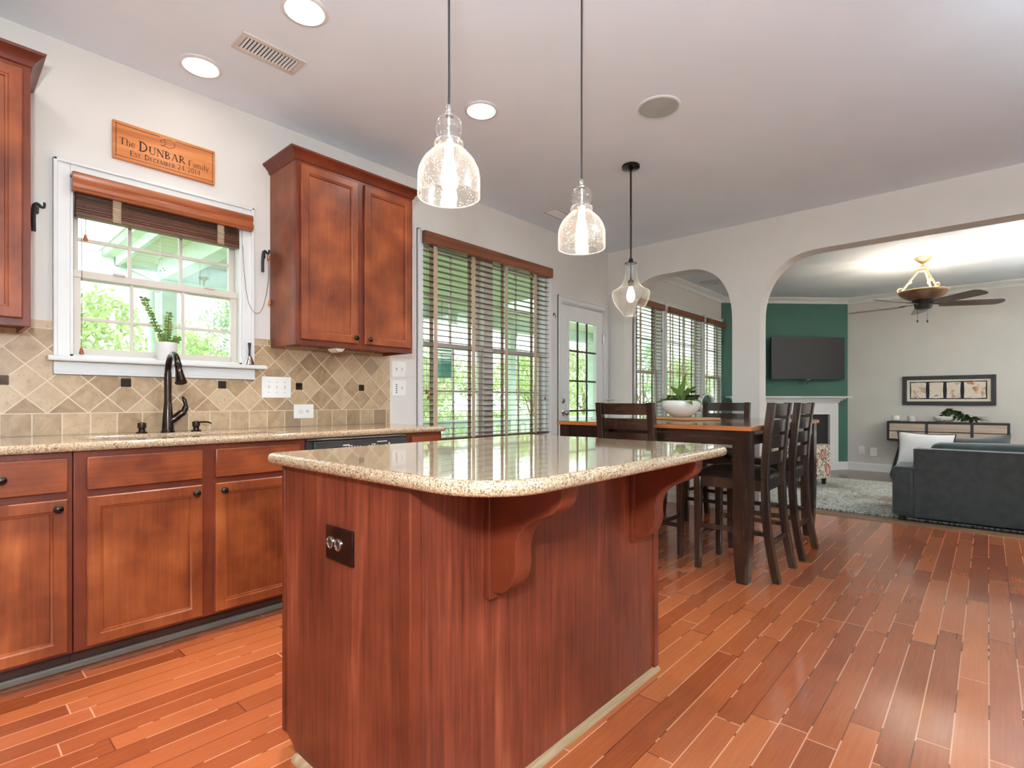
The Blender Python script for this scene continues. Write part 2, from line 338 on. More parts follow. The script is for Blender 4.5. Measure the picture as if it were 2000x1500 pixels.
M['tedge']=wood('orange_table_edge',sl(150,84,40),sl(178,104,52),sl(196,122,66),'x',0.3,0.3,1.0,10,2)
M['leather']=plain('dark_brown_leather',sl(40,30,27),0.22,var=0.08,bump=0.25,bs=120,coat=0.15)
M['bronze']=m_bronze()
M['black']=plain('satin_black',sl(30,29,29),0.4)
M['blackgl']=plain('gloss_black',sl(20,20,22),0.12,coat=0.5)
M['iron']=plain('wrought_iron',sl(44,44,46),0.5,metal=0.4)
M['chrome']=plain('brushed_nickel',sl(190,186,180),0.22,metal=1.0)
M['plate']=plain('white_switch_plate',sl(240,238,234),0.35,var=0.01)
M['grey']=plain('grey_plastic',sl(150,150,150),0.5)
M['dkgrey']=plain('dark_grey_plastic',sl(50,47,45),0.5)
M['cream']=plain('ivory_plastic',sl(228,220,206),0.45)
M['ceramic']=plain('white_ceramic',sl(238,234,228),0.18,coat=0.4,var=0.01)
M['matte']=plain('matte_white_stoneware',sl(226,222,216),0.6,var=0.02)
M['soil']=plain('potting_soil',sl(70,50,38),0.95,var=0.3,vs=60)
M['stem']=plain('brown_plant_stem',sl(96,66,50),0.7)
M['nosing']=wood('brown_step_nosing',sl(104,76,54),sl(132,98,70),sl(150,114,84),'x',0.4,0.1,1.0,12)
M['shoe']=wood('worn_shoe_moulding',sl(124,96,68),sl(156,126,94),sl(182,154,122),'y',0.45,0.1,1.0,14)
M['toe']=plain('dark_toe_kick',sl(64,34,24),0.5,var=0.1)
M['toegrey']=plain('grey_base_strip',sl(112,100,90),0.5)
M['sofa']=plain('charcoal_green_velvet',sl(57,57,55),0.85,var=0.12,vs=14,bump=0.2,bs=300,Sheen__Weight=0.35)
M['velvet']=plain('deep_teal_velvet',sl(40,56,55),0.7,var=0.2,vs=9,Sheen__Weight=0.6)
M['linen']=plain('white_linen',sl(236,234,230),0.9,bump=0.3,bs=300)
M['pipe']=plain('black_piping',sl(32,32,34),0.8)
M['pantry']=wood('whitewashed_mango_wood',sl(150,132,114),sl(186,168,150),sl(206,192,176),'x',0.6,0.0,1.0,16,3,0.7)
M['lightwood']=wood('acacia_board',sl(146,96,56),sl(186,136,88),sl(212,170,124),'x',0.45,0.1,1.0,9,3)
M['sign']=wood('cherry_sign_board',sl(176,96,44),sl(206,124,62),sl(222,146,82),'y',0.4,0.15,1.0,10,2)
M['engrave']=plain('burnt_engraving',sl(52,30,20),0.8)
M['cord']=plain('brown_cord',sl(96,62,44),0.8)
M['tassel']=wood('wooden_cord_tassel',sl(128,62,36),sl(158,82,48),sl(176,100,62),'z')
M['tasselo']=wood('light_cord_tassel',sl(178,108,60),sl(204,132,80),sl(218,150,98),'z')
M['leafg']=m_leaf('potted_leaf',sl(76,112,48),sl(140,172,80))
M['leafd']=m_leaf('dark_potted_leaf',sl(40,66,34),sl(84,112,62))
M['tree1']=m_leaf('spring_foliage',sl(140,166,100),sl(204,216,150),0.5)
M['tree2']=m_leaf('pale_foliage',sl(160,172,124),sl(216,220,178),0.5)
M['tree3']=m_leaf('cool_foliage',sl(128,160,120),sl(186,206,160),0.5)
M['bark']=plain('tree_bark',sl(150,134,112),0.9,var=0.2,vs=12)
M['lawn']=plain('lawn_grass',sl(170,178,138),0.95,var=0.2,vs=2)
M['porch']=plain('porch_white_paint',sl(208,220,208),0.6)
M['soffit']=m_boards('porch_beadboard_ceiling',sl(200,204,176),sl(210,213,186),0.28,0)
M['deck']=m_boards('porch_deck_boards',sl(150,160,148),sl(170,178,164),0.14,1)
M['teal']=plain('teal_paint',sl(70,140,130),0.5)
M['glass']=glass('window_glass',(0.93,1.0,0.96),0.04,edge=0.35)
M['seeded']=glass('seeded_pendant_glass',(0.985,0.975,0.96),0.07,seeds=0.5,rough=0.05,edge=0.8,haze=0.018)
M['clear']=glass('clear_pendant_glass',(0.975,0.985,0.975),0.06,seeds=0.2,rough=0.04,edge=0.9,haze=0.02)
M['bulb']=emit('warm_bulb',(1.0,0.82,0.60),24.0)
M['bulb3']=emit('warm_filament_bulb',(1.0,0.78,0.52),22.0)
M['lens']=emit('recessed_light_lens',(1.0,0.98,0.95),34.0)
M['lens_dim']=emit('dimmed_recessed_light_lens',(1.0,0.93,0.86),3.5)
M['uplight']=emit('fan_uplight_bulb',(1.0,0.86,0.68),210.0)
M['fill_bulb_cool']=emit('added_cool_bulb',(0.66,0.87,1.0),1050.0)  # bulbs of the added bowl lights, tinted to cool the ceiling
M['fill_bulb_neutral']=emit('added_neutral_bulb',(0.97,0.97,0.96),2000.0)  # bulbs of the added torchiere
M['antique']=plain('antique_gold_metal',sl(190,168,134),0.45,metal=0.5)
M['fanbowl']=plain('tortoise_fan_bowl',sl(120,90,62),0.3,var=0.3,vs=9,coat=0.3)
M['blade']=wood('dark_walnut_fan_blade',sl(70,46,34),sl(92,62,46),sl(112,78,58),'x',0.3,0.3)
M['tvs']=plain('tv_screen',sl(26,25,25),0.5,var=0.02)
M['sand']=plain('cream_mat_board',sl(222,212,194),0.8)
M['navy']=plain('navy_mat',sl(30,30,42),0.8)
M['firebox']=plain('black_firebox',sl(22,22,22),0.6)
M['sinkm']=plain('brown_composite_sink',sl(112,90,70),0.35,var=0.35,vs=260)
M['copper']=plain('copper_fitting',sl(190,120,80),0.3,metal=0.8)
M['silver']=plain('polished_silver',sl(215,210,205),0.08,metal=1.0)
M['tealgl']=plain('dark_green_tube_inside',sl(52,96,82),0.5)
# ------------------------------------------------------------------ setting
H=2.713; LF=-0.07; YE=5.55
def wall_holes(bm,axis,a0,a1,u0,u1,z0,z1,holes):
    """slab between a0..a1 on axis ('x' => u is y); holes=(u0,u1,z0,z1)"""
    us=sorted({u0,u1,*[h[0] for h in holes],*[h[1] for h in holes]}); zs=sorted({z0,z1,*[h[2] for h in holes],*[h[3] for h in holes]})
    us=[u for u in us if u0<=u<=u1]; zs=[z for z in zs if z0<=z<=z1]
    for i in range(len(us)-1):
        j=0
        while j<len(zs)-1:
            inh=lambda jj: any(h[0]-1e-6<=us[i] and us[i+1]<=h[1]+1e-6 and h[2]-1e-6<=zs[jj] and zs[jj+1]<=h[3]+1e-6 for h in holes)
            if inh(j): j+=1; continue
            k=j
            while k+1<len(zs)-1 and not inh(k+1): k+=1
            if axis=='x': box(bm,a0,a1,us[i],us[i+1],zs[j],zs[k+1])
            else: box(bm,us[i],us[i+1],a0,a1,zs[j],zs[k+1])
            j=k+1
    return bm
b=NB(); box(b,0,5.4,-2.6,YE,-0.12,0); struct('floor',b,M['floor'],label='glossy reddish-brown wood strip floor of the kitchen')
b=NB(); box(b,-0.1,5.5,YE+0.001,10.2,-0.2,LF); struct('floor.001',b,M['floor2'],label='dark wood floor of the living room, one shallow step down')
b=NB(); box(b,-0.15,5.55,-2.7,10.3,H,H+0.12); struct('ceiling',b,M['ceil'],label='smooth white ceiling')
SW=(0.445,1.21,1.25,2.10); BW=(2.515,4.035,0.70,2.29); DR=(4.265,5.06,0.0,2.045)
LW=[(5.765,6.46,0.45,2.30),(6.60,7.74,0.45,2.30),(7.875,8.64,0.45,2.30)]
b=NB(); wall_holes(b,'x',-0.13,0,-2.6,5.24,-0.12,H,[SW,BW,DR]); struct('wall_left',b,M['wall'],label='greige kitchen wall with sink window, large window and glazed door')
b=NB(); wall_holes(b,'x',-0.13,0,5.24,10.2,-0.2,H,LW); struct('wall_left.001',b,M['wall_dim'],label='living room window wall')
# arched partition
def arch(x0,x1,zb,top,a,bb,n=14):
    pts=[(x0,zb)]
    for k in range(n+1): t=PI/2*k/n; pts.append((x0+a-a*math.cos(t)**0.86,top-bb+bb*math.sin(t)**0.86))
    for k in range(n,-1,-1): t=PI/2*k/n; pts.append((x1-a+a*math.cos(t)**0.86,top-bb+bb*math.sin(t)**0.86))
    return pts+[(x1,zb)]
def arch_wall():
    t=bmesh.new(); o=[(0,-0.2),(1.622,-0.2)]+arch(1.622,3.86,-0.1,2.36,0.5,0.58)[0:]+[(3.86,-0.2),(5.4,-0.2),(5.4,H),(0,H)]
    h=arch(0.207,1.374,0.82,2.37,0.46,0.56)
    es=[]
    for L in (o,h):
        vs=[t.verts.new((x,5.15,z)) for x,z in L]
        for i in range(len(vs)): es.append(t.edges.new((vs[i],vs[(i+1)%len(vs)])))
    bmesh.ops.triangle_fill(t,use_beauty=True,edges=es,normal=(0,1,0))
    r=bmesh.ops.extrude_face_region(t,geom=list(t.faces)); bmesh.ops.translate(t,vec=(0,0.18,0),verts=[v for v in r['geom'] if isinstance(v,bmesh.types.BMVert)])
    bmesh.ops.recalc_face_normals(t,faces=t.faces); return t
struct('wall_far',arch_wall(),M['wall'],label='greige partition wall with a small arched pass-through and a wide arched opening')
b=NB(); box(b,0.19,1.39,5.13,5.35,0.80,0.83,0.006); struct('trim_1',b,M['white'],label='white ledge of the small arched pass-through')
b=NB(); box(b,5.4,5.52,-2.6,10.2,-0.2,H); struct('wall_right',b,M['wall'])
b=NB(); box(b,-0.1,5.5,-2.72,-2.6,-0.12,H); struct('wall_back',b,M['wall'])
b=NB(); box(b,0,5.4,10.05,10.17,-0.2,H); struct('wall_living',b,M['wall_dim'],label='far wall of the living room, greige darkened for the weaker light')
b=NB(); prism(b,[(0,8.56),(1.49,10.05),(0,10.05)],'z',-0.2,H); struct('wall_hearth',b,M['green'],label='dark green corner wall with the fireplace')
def base(bm,p0,p1,h,t,z):  # skirting along a line, thickness towards +left normal
    d=(Vector(p1)-Vector(p0)); L=d.length; a=math.atan2(d.y,d.x); q=bmesh.new()
    prism(q,[(0,0),(t,0),(t,h-0.02),(t*0.4,h-0.004),(0,h)],'x',0,L); bmesh.ops.transform(q,matrix=Matrix.Translation((p0[0],p0[1],z))@Matrix.Rotation(a,4,'Z'),verts=q.verts); merge(bm,q)
b=NB(); base(b,(1.622,5.15),(0.03,5.15),0.11,0.015,0); base(b,(5.4,5.15),(3.86,5.15),0.11,0.015,0); base(b,(0,4.21),(0,2.2),0.11,0.015,0)
base(b,(1.607,5.33),(1.607,5.15),0.11,0.015,0); struct('baseboard_far',b,M['white'],label='white baseboard under the arches')
b=NB(); base(b,(5.4,10.05),(1.49,10.05),0.13,0.015,LF); base(b,(1.49,10.05),(0,8.56),0.13,0.015,LF); base(b,(0,8.56),(0,5.34),0.13,0.015,LF); struct('baseboard_living',b,M['white'],label='white baseboard of the living room')
def crown(bm,p0,p1):
    d=(Vector(p1)-Vector(p0)); L=d.length; a=math.atan2(d.y,d.x); q=bmesh.new()
    prism(q,[(0,0),(0.085,0),(0.085,-0.012),(0.06,-0.03),(0.03,-0.045),(0.014,-0.07),(0.014,-0.088),(0,-0.088)],'x',0,L); bmesh.ops.transform(q,matrix=Matrix.Translation((p0[0],p0[1],H))@Matrix.Rotation(a,4,'Z'),verts=q.verts); merge(bm,q)
b=NB(); crown(b,(5.4,10.05),(1.49,10.05)); crown(b,(1.49,10.05),(0,8.56)); crown(b,(0,8.56),(0,5.33)); struct('trim_2',b,M['white'],label='white crown moulding of the living room')
b=NB(); box(b,0.02,5.38,YE-0.03,YE+0.14,-0.06,0.005,0.004); struct('trim_3',b,M['nosing'],label='tan wood nosing at the step into the living room')
# ---- windows
def casing(bm,y0,y1,z0,z1,wd,t=0.022,bottom=False):
    segs=[(y0-wd,y0,z0-(wd if bottom else 0),z1+wd),(y1,y1+wd,z0-(wd if bottom else 0),z1+wd),(y0,y1,z1,z1+wd)]
    if bottom: segs.append((y0,y1,z0-wd,z0))
    for a,c,e,f in segs: box(bm,0,t*0.7,a,c,e,f,0.003)
    o=0.016  # raised outer backband
    for a,c,e,f in ((y0-wd,y0-wd+o,segs[0][2],z1+wd),(y1+wd-o,y1+wd,segs[0][2],z1+wd),(y0-wd,y1+wd,z1+wd-o,z1+wd)): box(bm,0,t+0.006,a,c,e,f,0.004)
def reveal(bm,h,d=0.13):
    y0,y1,z0,z1=h; t=0.012
    box(bm,-d,0.0,y0,y0+t,z0,z1); box(bm,-d,0.0,y1-t,y1,z0,z1); box(bm,-d,0.0,y0,y1,z1-t,z1); box(bm,-d,0.0,y0,y1,z0,z0+t)
def sash(bm,x,y0,y1,z0,z1,fr,ys=(),zs=(),mt=0.016,d=0.03):
    for a,c,e,f in ((y0,y0+fr,z0,z1),(y1-fr,y1,z0,z1),(y0+fr,y1-fr,z0,z0+fr),(y0+fr,y1-fr,z1-fr,z1)): box(bm,x-d,x,a,c,e,f,0.003)
    for y in ys: box(bm,x-d*0.75,x-d*0.2,y-mt/2,y+mt/2,z0+fr,z1-fr,0.002)
    for z in zs: box(bm,x-d*0.74,x-d*0.21,y0+fr,y1-fr,z-mt/2,z+mt/2,0.002)
def pane(bm,x,y0,y1,z0,z1): box(bm,x-0.002,x+0.002,y0,y1,z0,z1)
win1=structE('window_1','white double-hung window over the sink',(0,0.83,1.25))
b=NB(); casing(b,*SW,0.062); reveal(b,SW); 
box(b,0,0.022,0.384,1.276,1.165,1.225,0.003); box(b,0,0.03,0.384,1.276,1.165,1.18,0.004); box(b,0.0,0.07,0.358,1.329,1.226,1.25,0.008); box(b,-0.13,0.0,0.457,1.198,1.226,1.25)
obj('casing',b,M['white'],win1)
b=NB(); sash(b,-0.035,0.457,1.198,1.262,1.665,0.034,(0.695,0.925),(1.437,)); 
box(b,-0.07,-0.03,0.457,1.198,1.632,1.668,0.003)
for y in (0.64,1.05): box(b,-0.045,-0.02,y-0.025,y+0.025,1.664,1.676,0.003)
obj('lower_sash',b,M['vinyl'],win1)
b=NB(); sash(b,-0.075,0.457,1.198,1.63,2.088,0.03,(0.695,0.925),(1.827,)); obj('upper_sash',b,M['vinyl'],win1)
b=NB(); pane(b,-0.052,0.48,1.18,1.28,1.645); obj('lower_pane',b,M['glass'],win1); b=NB(); pane(b,-0.092,0.48,1.18,1.65,2.07); obj('upper_pane',b,M['glass'],win1)
def dh_window(name,label,h,halves,muntins,meet,wd=0.055,panes=True):
    w_=structE(name,label,(0,(h[0]+h[1])/2,h[2])); b=NB(); casing(b,*h,wd,bottom=True); reveal(b,h); box(b,0,0.05,h[0]-wd,h[1]+wd,h[2]-0.02,h[2],0.006); obj('casing',b,M['white'],w_)
    for (a,c),ys in zip(halves,muntins):
        z0,z1=h[2]+0.015,h[3]-0.015; b=NB()
        if meet: 
            sash(b,-0.06,a,c,z0,meet+0.02,0.035,ys,((z0+meet)/2+0.02,)); obj('lower_sash',b,M['vinyl'],w_)
            b=NB(); sash(b,-0.095,a,c,meet-0.02,z1,0.032,ys,((z1+meet)/2,)); obj('upper_sash',b,M['vinyl'],w_)
            b=NB(); pane(b,-0.077,a+0.03,c-0.03,z0+0.03,meet); obj('lower_pane',b,M['glass'],w_); b=NB(); pane(b,-0.112,a+0.03,c-0.03,meet+0.01,z1-0.03); obj('upper_pane',b,M['glass'],w_)
        else:
            sash(b,-0.07,a,c,z0,z1,0.032,ys,(1.03,1.44,1.86)); obj('fixed_sash',b,M['vinyl'],w_); b=NB(); pane(b,-0.085,a+0.03,c-0.03,z0+0.03,z1-0.03); obj('fixed_pane',b,M['glass'],w_)
    if len(halves)>1:
        b=NB(); box(b,-0.125,-0.03,halves[0][1],halves[1][0],h[2]+0.01,h[3]-0.01,0.004); obj('mullion',b,M['vinyl'],w_)
    return w_
dh_window('window_2','large twin double-hung window behind the wide wooden blind',BW,[(2.527,3.205),(3.315,4.023)],[(2.89,),(3.70,)],1.49)
for i,(h,ys,meet) in enumerate(zip(LW,[(6.11,),(6.98,7.36),(8.26,)],[1.42,None,1.42])):
    dh_window('window_%d'%(i+3),['first','middle','last'][i]+' living room window seen through the small arch',h,[(h[0]+0.012,h[1]-0.012)],[ys],meet,0.06)
# ---- glazed door
d1=structE('door_1','white back door with fifteen-light glass',(0,4.66,0))
b=NB(); y0,y1,z1=DR[0],DR[1],DR[3]
for a,c,e,f in ((y0-0.06,y0,0,z1+0.06),(y1,y1+0.06,0,z1+0.06),(y0,y1,z1,z1+0.06)): box(b,0,0.018,a,c,e,f,0.003)
for a,c,e,f in ((y0-0.06,y0-0.045,0,z1+0.06),(y1+0.045,y1+0.06,0,z1+0.06),(y0-0.06,y1+0.06,z1+0.045,z1+0.06)): box(b,0,0.026,a,c,e,f,0.004)
box(b,-0.13,0,y0,y0+0.012,0,z1); box(b,-0.13,0,y1-0.012,y1,0,z1); box(b,-0.13,0,y0,y1,z1-0.012,z1); obj('door_casing',b,M['white'],d1)
G=(4.40,4.915,0.32,1.875); b=NB(); X0,X1=-0.045,-0.005
for a,c,e,f in ((y0+0.015,G[0],0.01,z1-0.016),(G[1],y1-0.015,0.01,z1-0.016),(G[0],G[1],0.01,G[2]),(G[0],G[1],G[3],z1-0.016)): box(b,X0,X1,a,c,e,f,0.002)
for a,c,e,f in ((G[0]-0.022,G[0]+0.006,G[2]-0.022,G[3]+0.022),(G[1]-0.006,G[1]+0.022,G[2]-0.022,G[3]+0.022),(G[0],G[1],G[3]-0.006,G[3]+0.022),(G[0],G[1],G[2]-0.022,G[2]+0.006)): box(b,X1-0.002,X1+0.01,a,c,e,f,0.003)
obj('door_leaf',b,M['white'],d1)
b=NB()
for y in (4.574,4.744): box(b,-0.02,-0.006,y-0.009,y+0.009,G[2],G[3],0.002)
for k in range(1,5): z=G[2]+(G[3]-G[2])*k/5; box(b,-0.0205,-0.0055,G[0],G[1],z-0.009,z+0.009,0.002)
obj('door_muntins',b,M['dkgrey'],d1)
b=NB(); pane(b,-0.025,G[0],G[1],G[2],G[3]); obj('door_glass',b,M['glass'],d1)
RY=Matrix.Rotation(PI/2,4,'Y')
def knobx(bm,c,prof,n=24): lathe(bm,prof,c,n,M=RY)
b=NB(); knobx(b,(-0.004,4.305,0.925),[(0.03,0),(0.03,0.006),(0.012,0.012),(0.011,0.03),(0.024,0.042),(0.027,0.055),(0.02,0.066),(0,0.069)]); obj('door_knob',b,M['chrome'],d1)
b=NB(); knobx(b,(-0.004,4.305,1.045),[(0.027,0),(0.027,0.008),(0.02,0.014),(0,0.015)]); boxc(b,(0.018,4.305,1.045),(0.012,0.01,0.034),0.003); obj('deadbolt',b,M['chrome'],d1)
for z in (1.735,0.25): b=NB(); box(b,-0.006,0.012,5.034,5.058,z-0.05,z+0.05,0.003); tube(b,[(0.012,5.046,z-0.052),(0.012,5.046,z+0.052)],0.006); obj('hinge',b,M['chrome'],d1)
b=NB(); box(b,0.02,0.034,5.03,5.044,0.93,1.06,0.003); tube(b,[(0.027,5.037,1.055),(0.075,5.06,1.058),(0.12,5.08,1.058)],0.006); box(b,0.0,0.03,5.028,5.046,0.93,0.96,0.003); solo('door_stop',b,M['chrome'],'small nickel door stop arm on the right side of the back door frame','door hardware')
# ------------------------------------------------------------------ kitchen run
def shaker(bm,x,y0,y1,z0,z1,fw=0.052,t=0.02):
    """door facing +x on plane x: mitred frame, stepped bead, recessed panel"""
    tb=bmesh.new(); L=[(0,-0.0),(0.004,t),(fw-0.012,t),(fw-0.008,t-0.004),(fw-0.002,t-0.005),(fw,t-0.012)]
    rings=[]
    for o,dx in [(0.0,0.0)]+[(L[1][0]-0.004,t-0.004)]+L[1:]:
        rings.append([tb.verts.new((x+dx,a,c)) for a,c in ((y0+o,z0+o),(y1-o,z0+o),(y1-o,z1-o),(y0+o,z1-o))])
    for p,q in zip(rings,rings[1:]):
        for i in range(4): tb.faces.new((p[i],p[(i+1)%4],q[(i+1)%4],q[i]))
    tb.faces.new(rings[-1]); bmesh.ops.recalc_face_normals(tb,faces=tb.faces); merge(bm,tb)
def slabfront(bm,x,y0,y1,z0,z1,t=0.02): box(bm,x,x+t,y0,y1,z0,z1,0.005)
KP=[(0.006,0),(0.006,0.012),(0.012,0.017),(0.0155,0.022),(0.0155,0.026),(0.011,0.031),(0,0.033)]
def knob(parent,x,y,z): b=NB(); lathe(b,KP,(x,y,z),20,M=RY); return obj('knob',b,M['bronze'],parent)
def face_frame(bm,x0,x1,y0,y1,z0,z1,openings):
    for a,c,e,f in openings: pass
    wall_holes(bm,'x',x0,x1,y0,y1,z0,z1,openings)
TK=0.085
def base_cab(name,label,y0,y1,fronts,doors,group='base cabinets'):
    c=thing(name,label,'cabinet',(0.3,(y0+y1)/2,0),group=group)
    b=NB(); box(b,0.03,0.59,y0,y1,TK,0.85); obj('carcass',b,M['frame'],c)
    b=NB(); box(b,0.588,0.61,y0+0.0005,y1-0.0005,TK,0.85,0.002); obj('face_frame',b,M['frame'],c)
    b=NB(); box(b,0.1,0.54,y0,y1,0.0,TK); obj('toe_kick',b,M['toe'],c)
    for a,e,kn in fronts:
        b=NB(); slabfront(b,0.6102,a,e,0.70,0.828); d=obj('drawer_front',b,M['cabh'],c)
        if kn: knob(d,0.628,(a+e)/2,0.765)
    for a,e,kn in doors:
        b=NB(); shaker(b,0.6102,a,e,0.098,0.674); d=obj('door',b,M['cab'],c)
        if kn: knob(d,0.628,e-0.03 if kn>0 else a+0.03,0.642)
    return c
base_cab('base_cabinet','cherry base cabinet left of the sink cabinet, cut by the left edge',-0.05,0.368,[(-0.012,0.352,1)],[(-0.012,0.352,1)])
base_cab('base_cabinet','cherry base cabinet beyond the left edge of the photo',-0.70,-0.052,[(-0.67,-0.085,1)],[(-0.67,-0.085,1)])
base_cab('sink_cabinet','cherry sink base cabinet under the window with two doors and two false drawer fronts',0.37,1.285,[(0.408,0.81,0),(0.862,1.25,0)],[(0.408,0.81,1),(0.862,1.25,-1)])
base_cab('end_cabinet','narrow cherry base cabinet at the right end of the counter, beyond the dishwasher',1.915,2.187,[(1.945,2.16,0)],[(1.945,2.16,-1)])
b=NB(); box(b,0.5402,0.557,-0.7,2.187,0.0,0.028,0.006); struct('trim_4',b,M['toegrey'],label='grey quarter-round along the toe kick')
# dishwasher
dw=thing('dishwasher','black dishwasher with push-button panel set under the counter','dishwasher',(0.3,1.6,0))
b=NB(); box(b,0.05,0.6,1.289,1.911,0.09,0.845); obj('tub',b,M['black'],dw)
b=NB(); box(b,0.6,0.622,1.292,1.908,0.1,0.70,0.006); obj('door_panel',b,M['blackgl'],dw)
b=NB(); box(b,0.6,0.63,1.325,1.905,0.705,0.832,0.006); box(b,0.6,0.606,1.292,1.325,0.705,0.832); obj('control_panel',b,M['dkgrey'],dw)
b=NB(); box(b,0.6,0.618,1.292,1.908,0.836,0.846,0.002); obj('top_trim',b,M['chrome'],dw)
b=NB(); box(b,0.6285,0.6315,1.375,1.475,0.765,0.80,0.001); obj('handle_recess',b,M['blackgl'],dw)
b=NB(); box(b,0.63,0.6306,1.488,1.526,0.803,0.808); obj('name_strip',b,M['plate'],dw)
for i in range(10):
    y=(1.505+0.0175*i) if i<6 else (1.647+0.0175*(i-6)); b=NB()
    q=bmesh.new(); lathe(q,[(0.0042,0),(0.0058,0),(0.0058,0.0008),(0.0042,0.0008)],(0.6302,y,0.782),14,False,False,RY); merge(b,q); box(b,0.63,0.6306,y-0.002,y+0.002,0.793,0.797); obj('button',b,M['plate'],dw)
b=NB(); lathe(b,[(0.005,0),(0.005,0.001),(0,0.0012)],(0.6302,1.78,0.80),14,M=RY); obj('button',b,M['plate'],dw); b=NB(); lathe(b,[(0.005,0),(0.005,0.001),(0,0.0012)],(0.6302,1.78,0.785),14,M=RY); obj('button',b,M['plate'],dw); b=NB(); lathe(b,[(0.0085,0),(0.0085,0.001),(0,0.0012)],(0.6302,1.758,0.787),18,M=RY); obj('start_button',b,M['plate'],dw)
for a,c,e,f in ((1.70,1.765,0.812,0.816),(1.52,1.545,0.80,0.8025),(1.665,1.69,0.80,0.8025)): b=NB(); box(b,0.63,0.6306,a,c,e,f); obj('printed_line',b,M['plate'],dw)
# countertop with sink cut-out
SK=(0.17,0.525,0.43,1.245)
def slab_top(outline,hole,z0,z1,r):
    t=bmesh.new(); es=[]
    for L in (outline,hole):
        if not L: continue
        vs=[t.verts.new((x,y,z1)) for x,y in L]
        for i in range(len(vs)): es.append(t.edges.new((vs[i],vs[(i+1)%len(vs)])))
    bmesh.ops.triangle_fill(t,use_beauty=True,edges=es,normal=(0,0,1))
    rim=[e for e in t.edges if e.is_boundary]
    g=bmesh.ops.extrude_face_region(t,geom=list(t.faces)); vv=[v for v in g['geom'] if isinstance(v,bmesh.types.BMVert)]
    bmesh.ops.translate(t,vec=(0,0,z0-z1),verts=vv); bmesh.ops.recalc_face_normals(t,faces=t.faces)
    ed=[e for e in t.edges if len(e.link_faces)==2 and e.calc_face_angle(0)>1.2 and abs(e.verts[0].co.z-e.verts[1].co.z)<1e-5]
    rr=bmesh.ops.bevel(t,geom=ed,offset=r,segments=4,affect='EDGES',profile=0.5)
    t.normal_update()
    for f in t.faces: f.smooth=abs(f.normal.z)<0.995
    return t
t=slab_top([(0.012,-0.7)]+[(0.64,-0.7)]+[(0.64-0.03*(1-math.cos(a)),2.182+0.03*math.sin(a)) for a in [PI/2*k/6 for k in range(7)]]+[(0.012,2.212)],rrect(*SK,0.05)[::-1],0.8502,0.884,0.013)
solo('countertop',t,M['granite'],'polished speckled tan granite countertop along the sink wall','countertop',(0.3,1,0.8502))
def basin():
    t=bmesh.new(); top=rrect(SK[0]-0.008,SK[1]+0.008,SK[2]-0.008,SK[3]+0.008,0.055); L=[(0,0.8495),(0,0.66),(0.02,0.645),(0.12,0.64)]; rg=[]
    for o,z in [( -0.02,0.8495)]+L: rg.append([t.verts.new((x+(0.3475-x)*o*1.2,y+(0.8375-y)*o*1.2,z)) for x,y in top])
    for a,c in zip(rg,rg[1:]):
        for i in range(len(a)): t.faces.new((a[i],a[(i+1)%len(a)],c[(i+1)%len(a)],c[i]))
    t.faces.new(rg[-1]); return t
snk=thing('sink_basin','brown speckled undermount sink set into the granite counter','sink',(0.35,0.84,0.64))
obj('bowl',basin(),M['sinkm'],snk); b=NB(); lathe(b,[(0.045,0),(0.045,0.004),(0.03,0.002),(0,0.002)],(0.35,0.84,0.641),24); obj('drain',b,M['chrome'],snk)
# backsplash
bs=thing('tile_backsplash','diagonal travertine tile backsplash with small dark carved inserts','backsplash',(0,0.9,0.884))
b=NB(); wall_holes(b,'x',0.0005,0.0115,-1.0,2.217,0.8845,1.4085,[(0.383,1.277,1.164,1.5)]); obj('tiles',b,M['tile'],bs)
for y in (0.216,0.659,1.102,1.545,1.985):
    b=NB(); box(b,0.011,0.0135,y-0.021,y+0.021,1.112,1.154,0.001)
    for i in range(4):
        for j in range(2): a=PI/4+i*PI/2; boxc(b,(0.0143,y+0.011*math.cos(a)+(0.004 if j else -0.004)*math.sin(a),1.133+0.011*math.sin(a)-(0.004 if j else -0.004)*math.cos(a)),(0.0026,0.012,0.004),0.001,Matrix.Rotation(a,4,'X'))
    boxc(b,(0.0145,y,1.133),(0.003,0.006,0.006),0.001,Matrix.Rotation(PI/4,4,'X')); obj('insert_tile',b,M['bronze'],bs)
# faucet
fx,fy,fz=0.092,0.818,0.884
fc=thing('faucet','tall bronze gooseneck pull-down faucet with side lever','faucet',(fx,fy,fz))
b=NB(); lathe(b,[(0.031,0),(0.031,0.006),(0.027,0.01),(0.026,0.03),(0.0235,0.07),(0.0205,0.11),(0.0175,0.145),(0.0165,0.15)],(fx,fy,fz),28); obj('body',b,M['bronze'],fc)
path=[(fx,fy,fz+0.148),(fx,fy,fz+0.27)]+[(fx+0.085-0.085*math.cos(a),fy,fz+0.295+0.095*math.sin(a)) for a in [PI*k/14*0.86 for k in range(1,15)]]
ex=path[-1]; b=NB(); tube(b,bez(path,3),[0.0165]*5+[0.0145]*(3*(len(path)-1)+1-5),16); obj('gooseneck',b,M['bronze'],fc)
dirn=(Vector(path[-1])-Vector(path[-2])).normalized(); e=Vector(ex); b=NB(); tube(b,[e-dirn*0.004,e+dirn*0.012,e+dirn*0.016,e+dirn*0.05,e+dirn*0.085,e+dirn*0.1,e+dirn*0.1005],[0.0165,0.0165,0.0145,0.018,0.0235,0.026,0.02],20); obj('spray_head',b,M['bronze'],fc)
b=NB(); tube(b,bez([(fx,fy,fz+0.05),(fx+0.01,fy+0.03,fz+0.07),(fx+0.016,fy+0.052,fz+0.092)],4),[0.019]*4+[0.018]*5,16); obj('lever_socket',b,M['bronze'],fc)
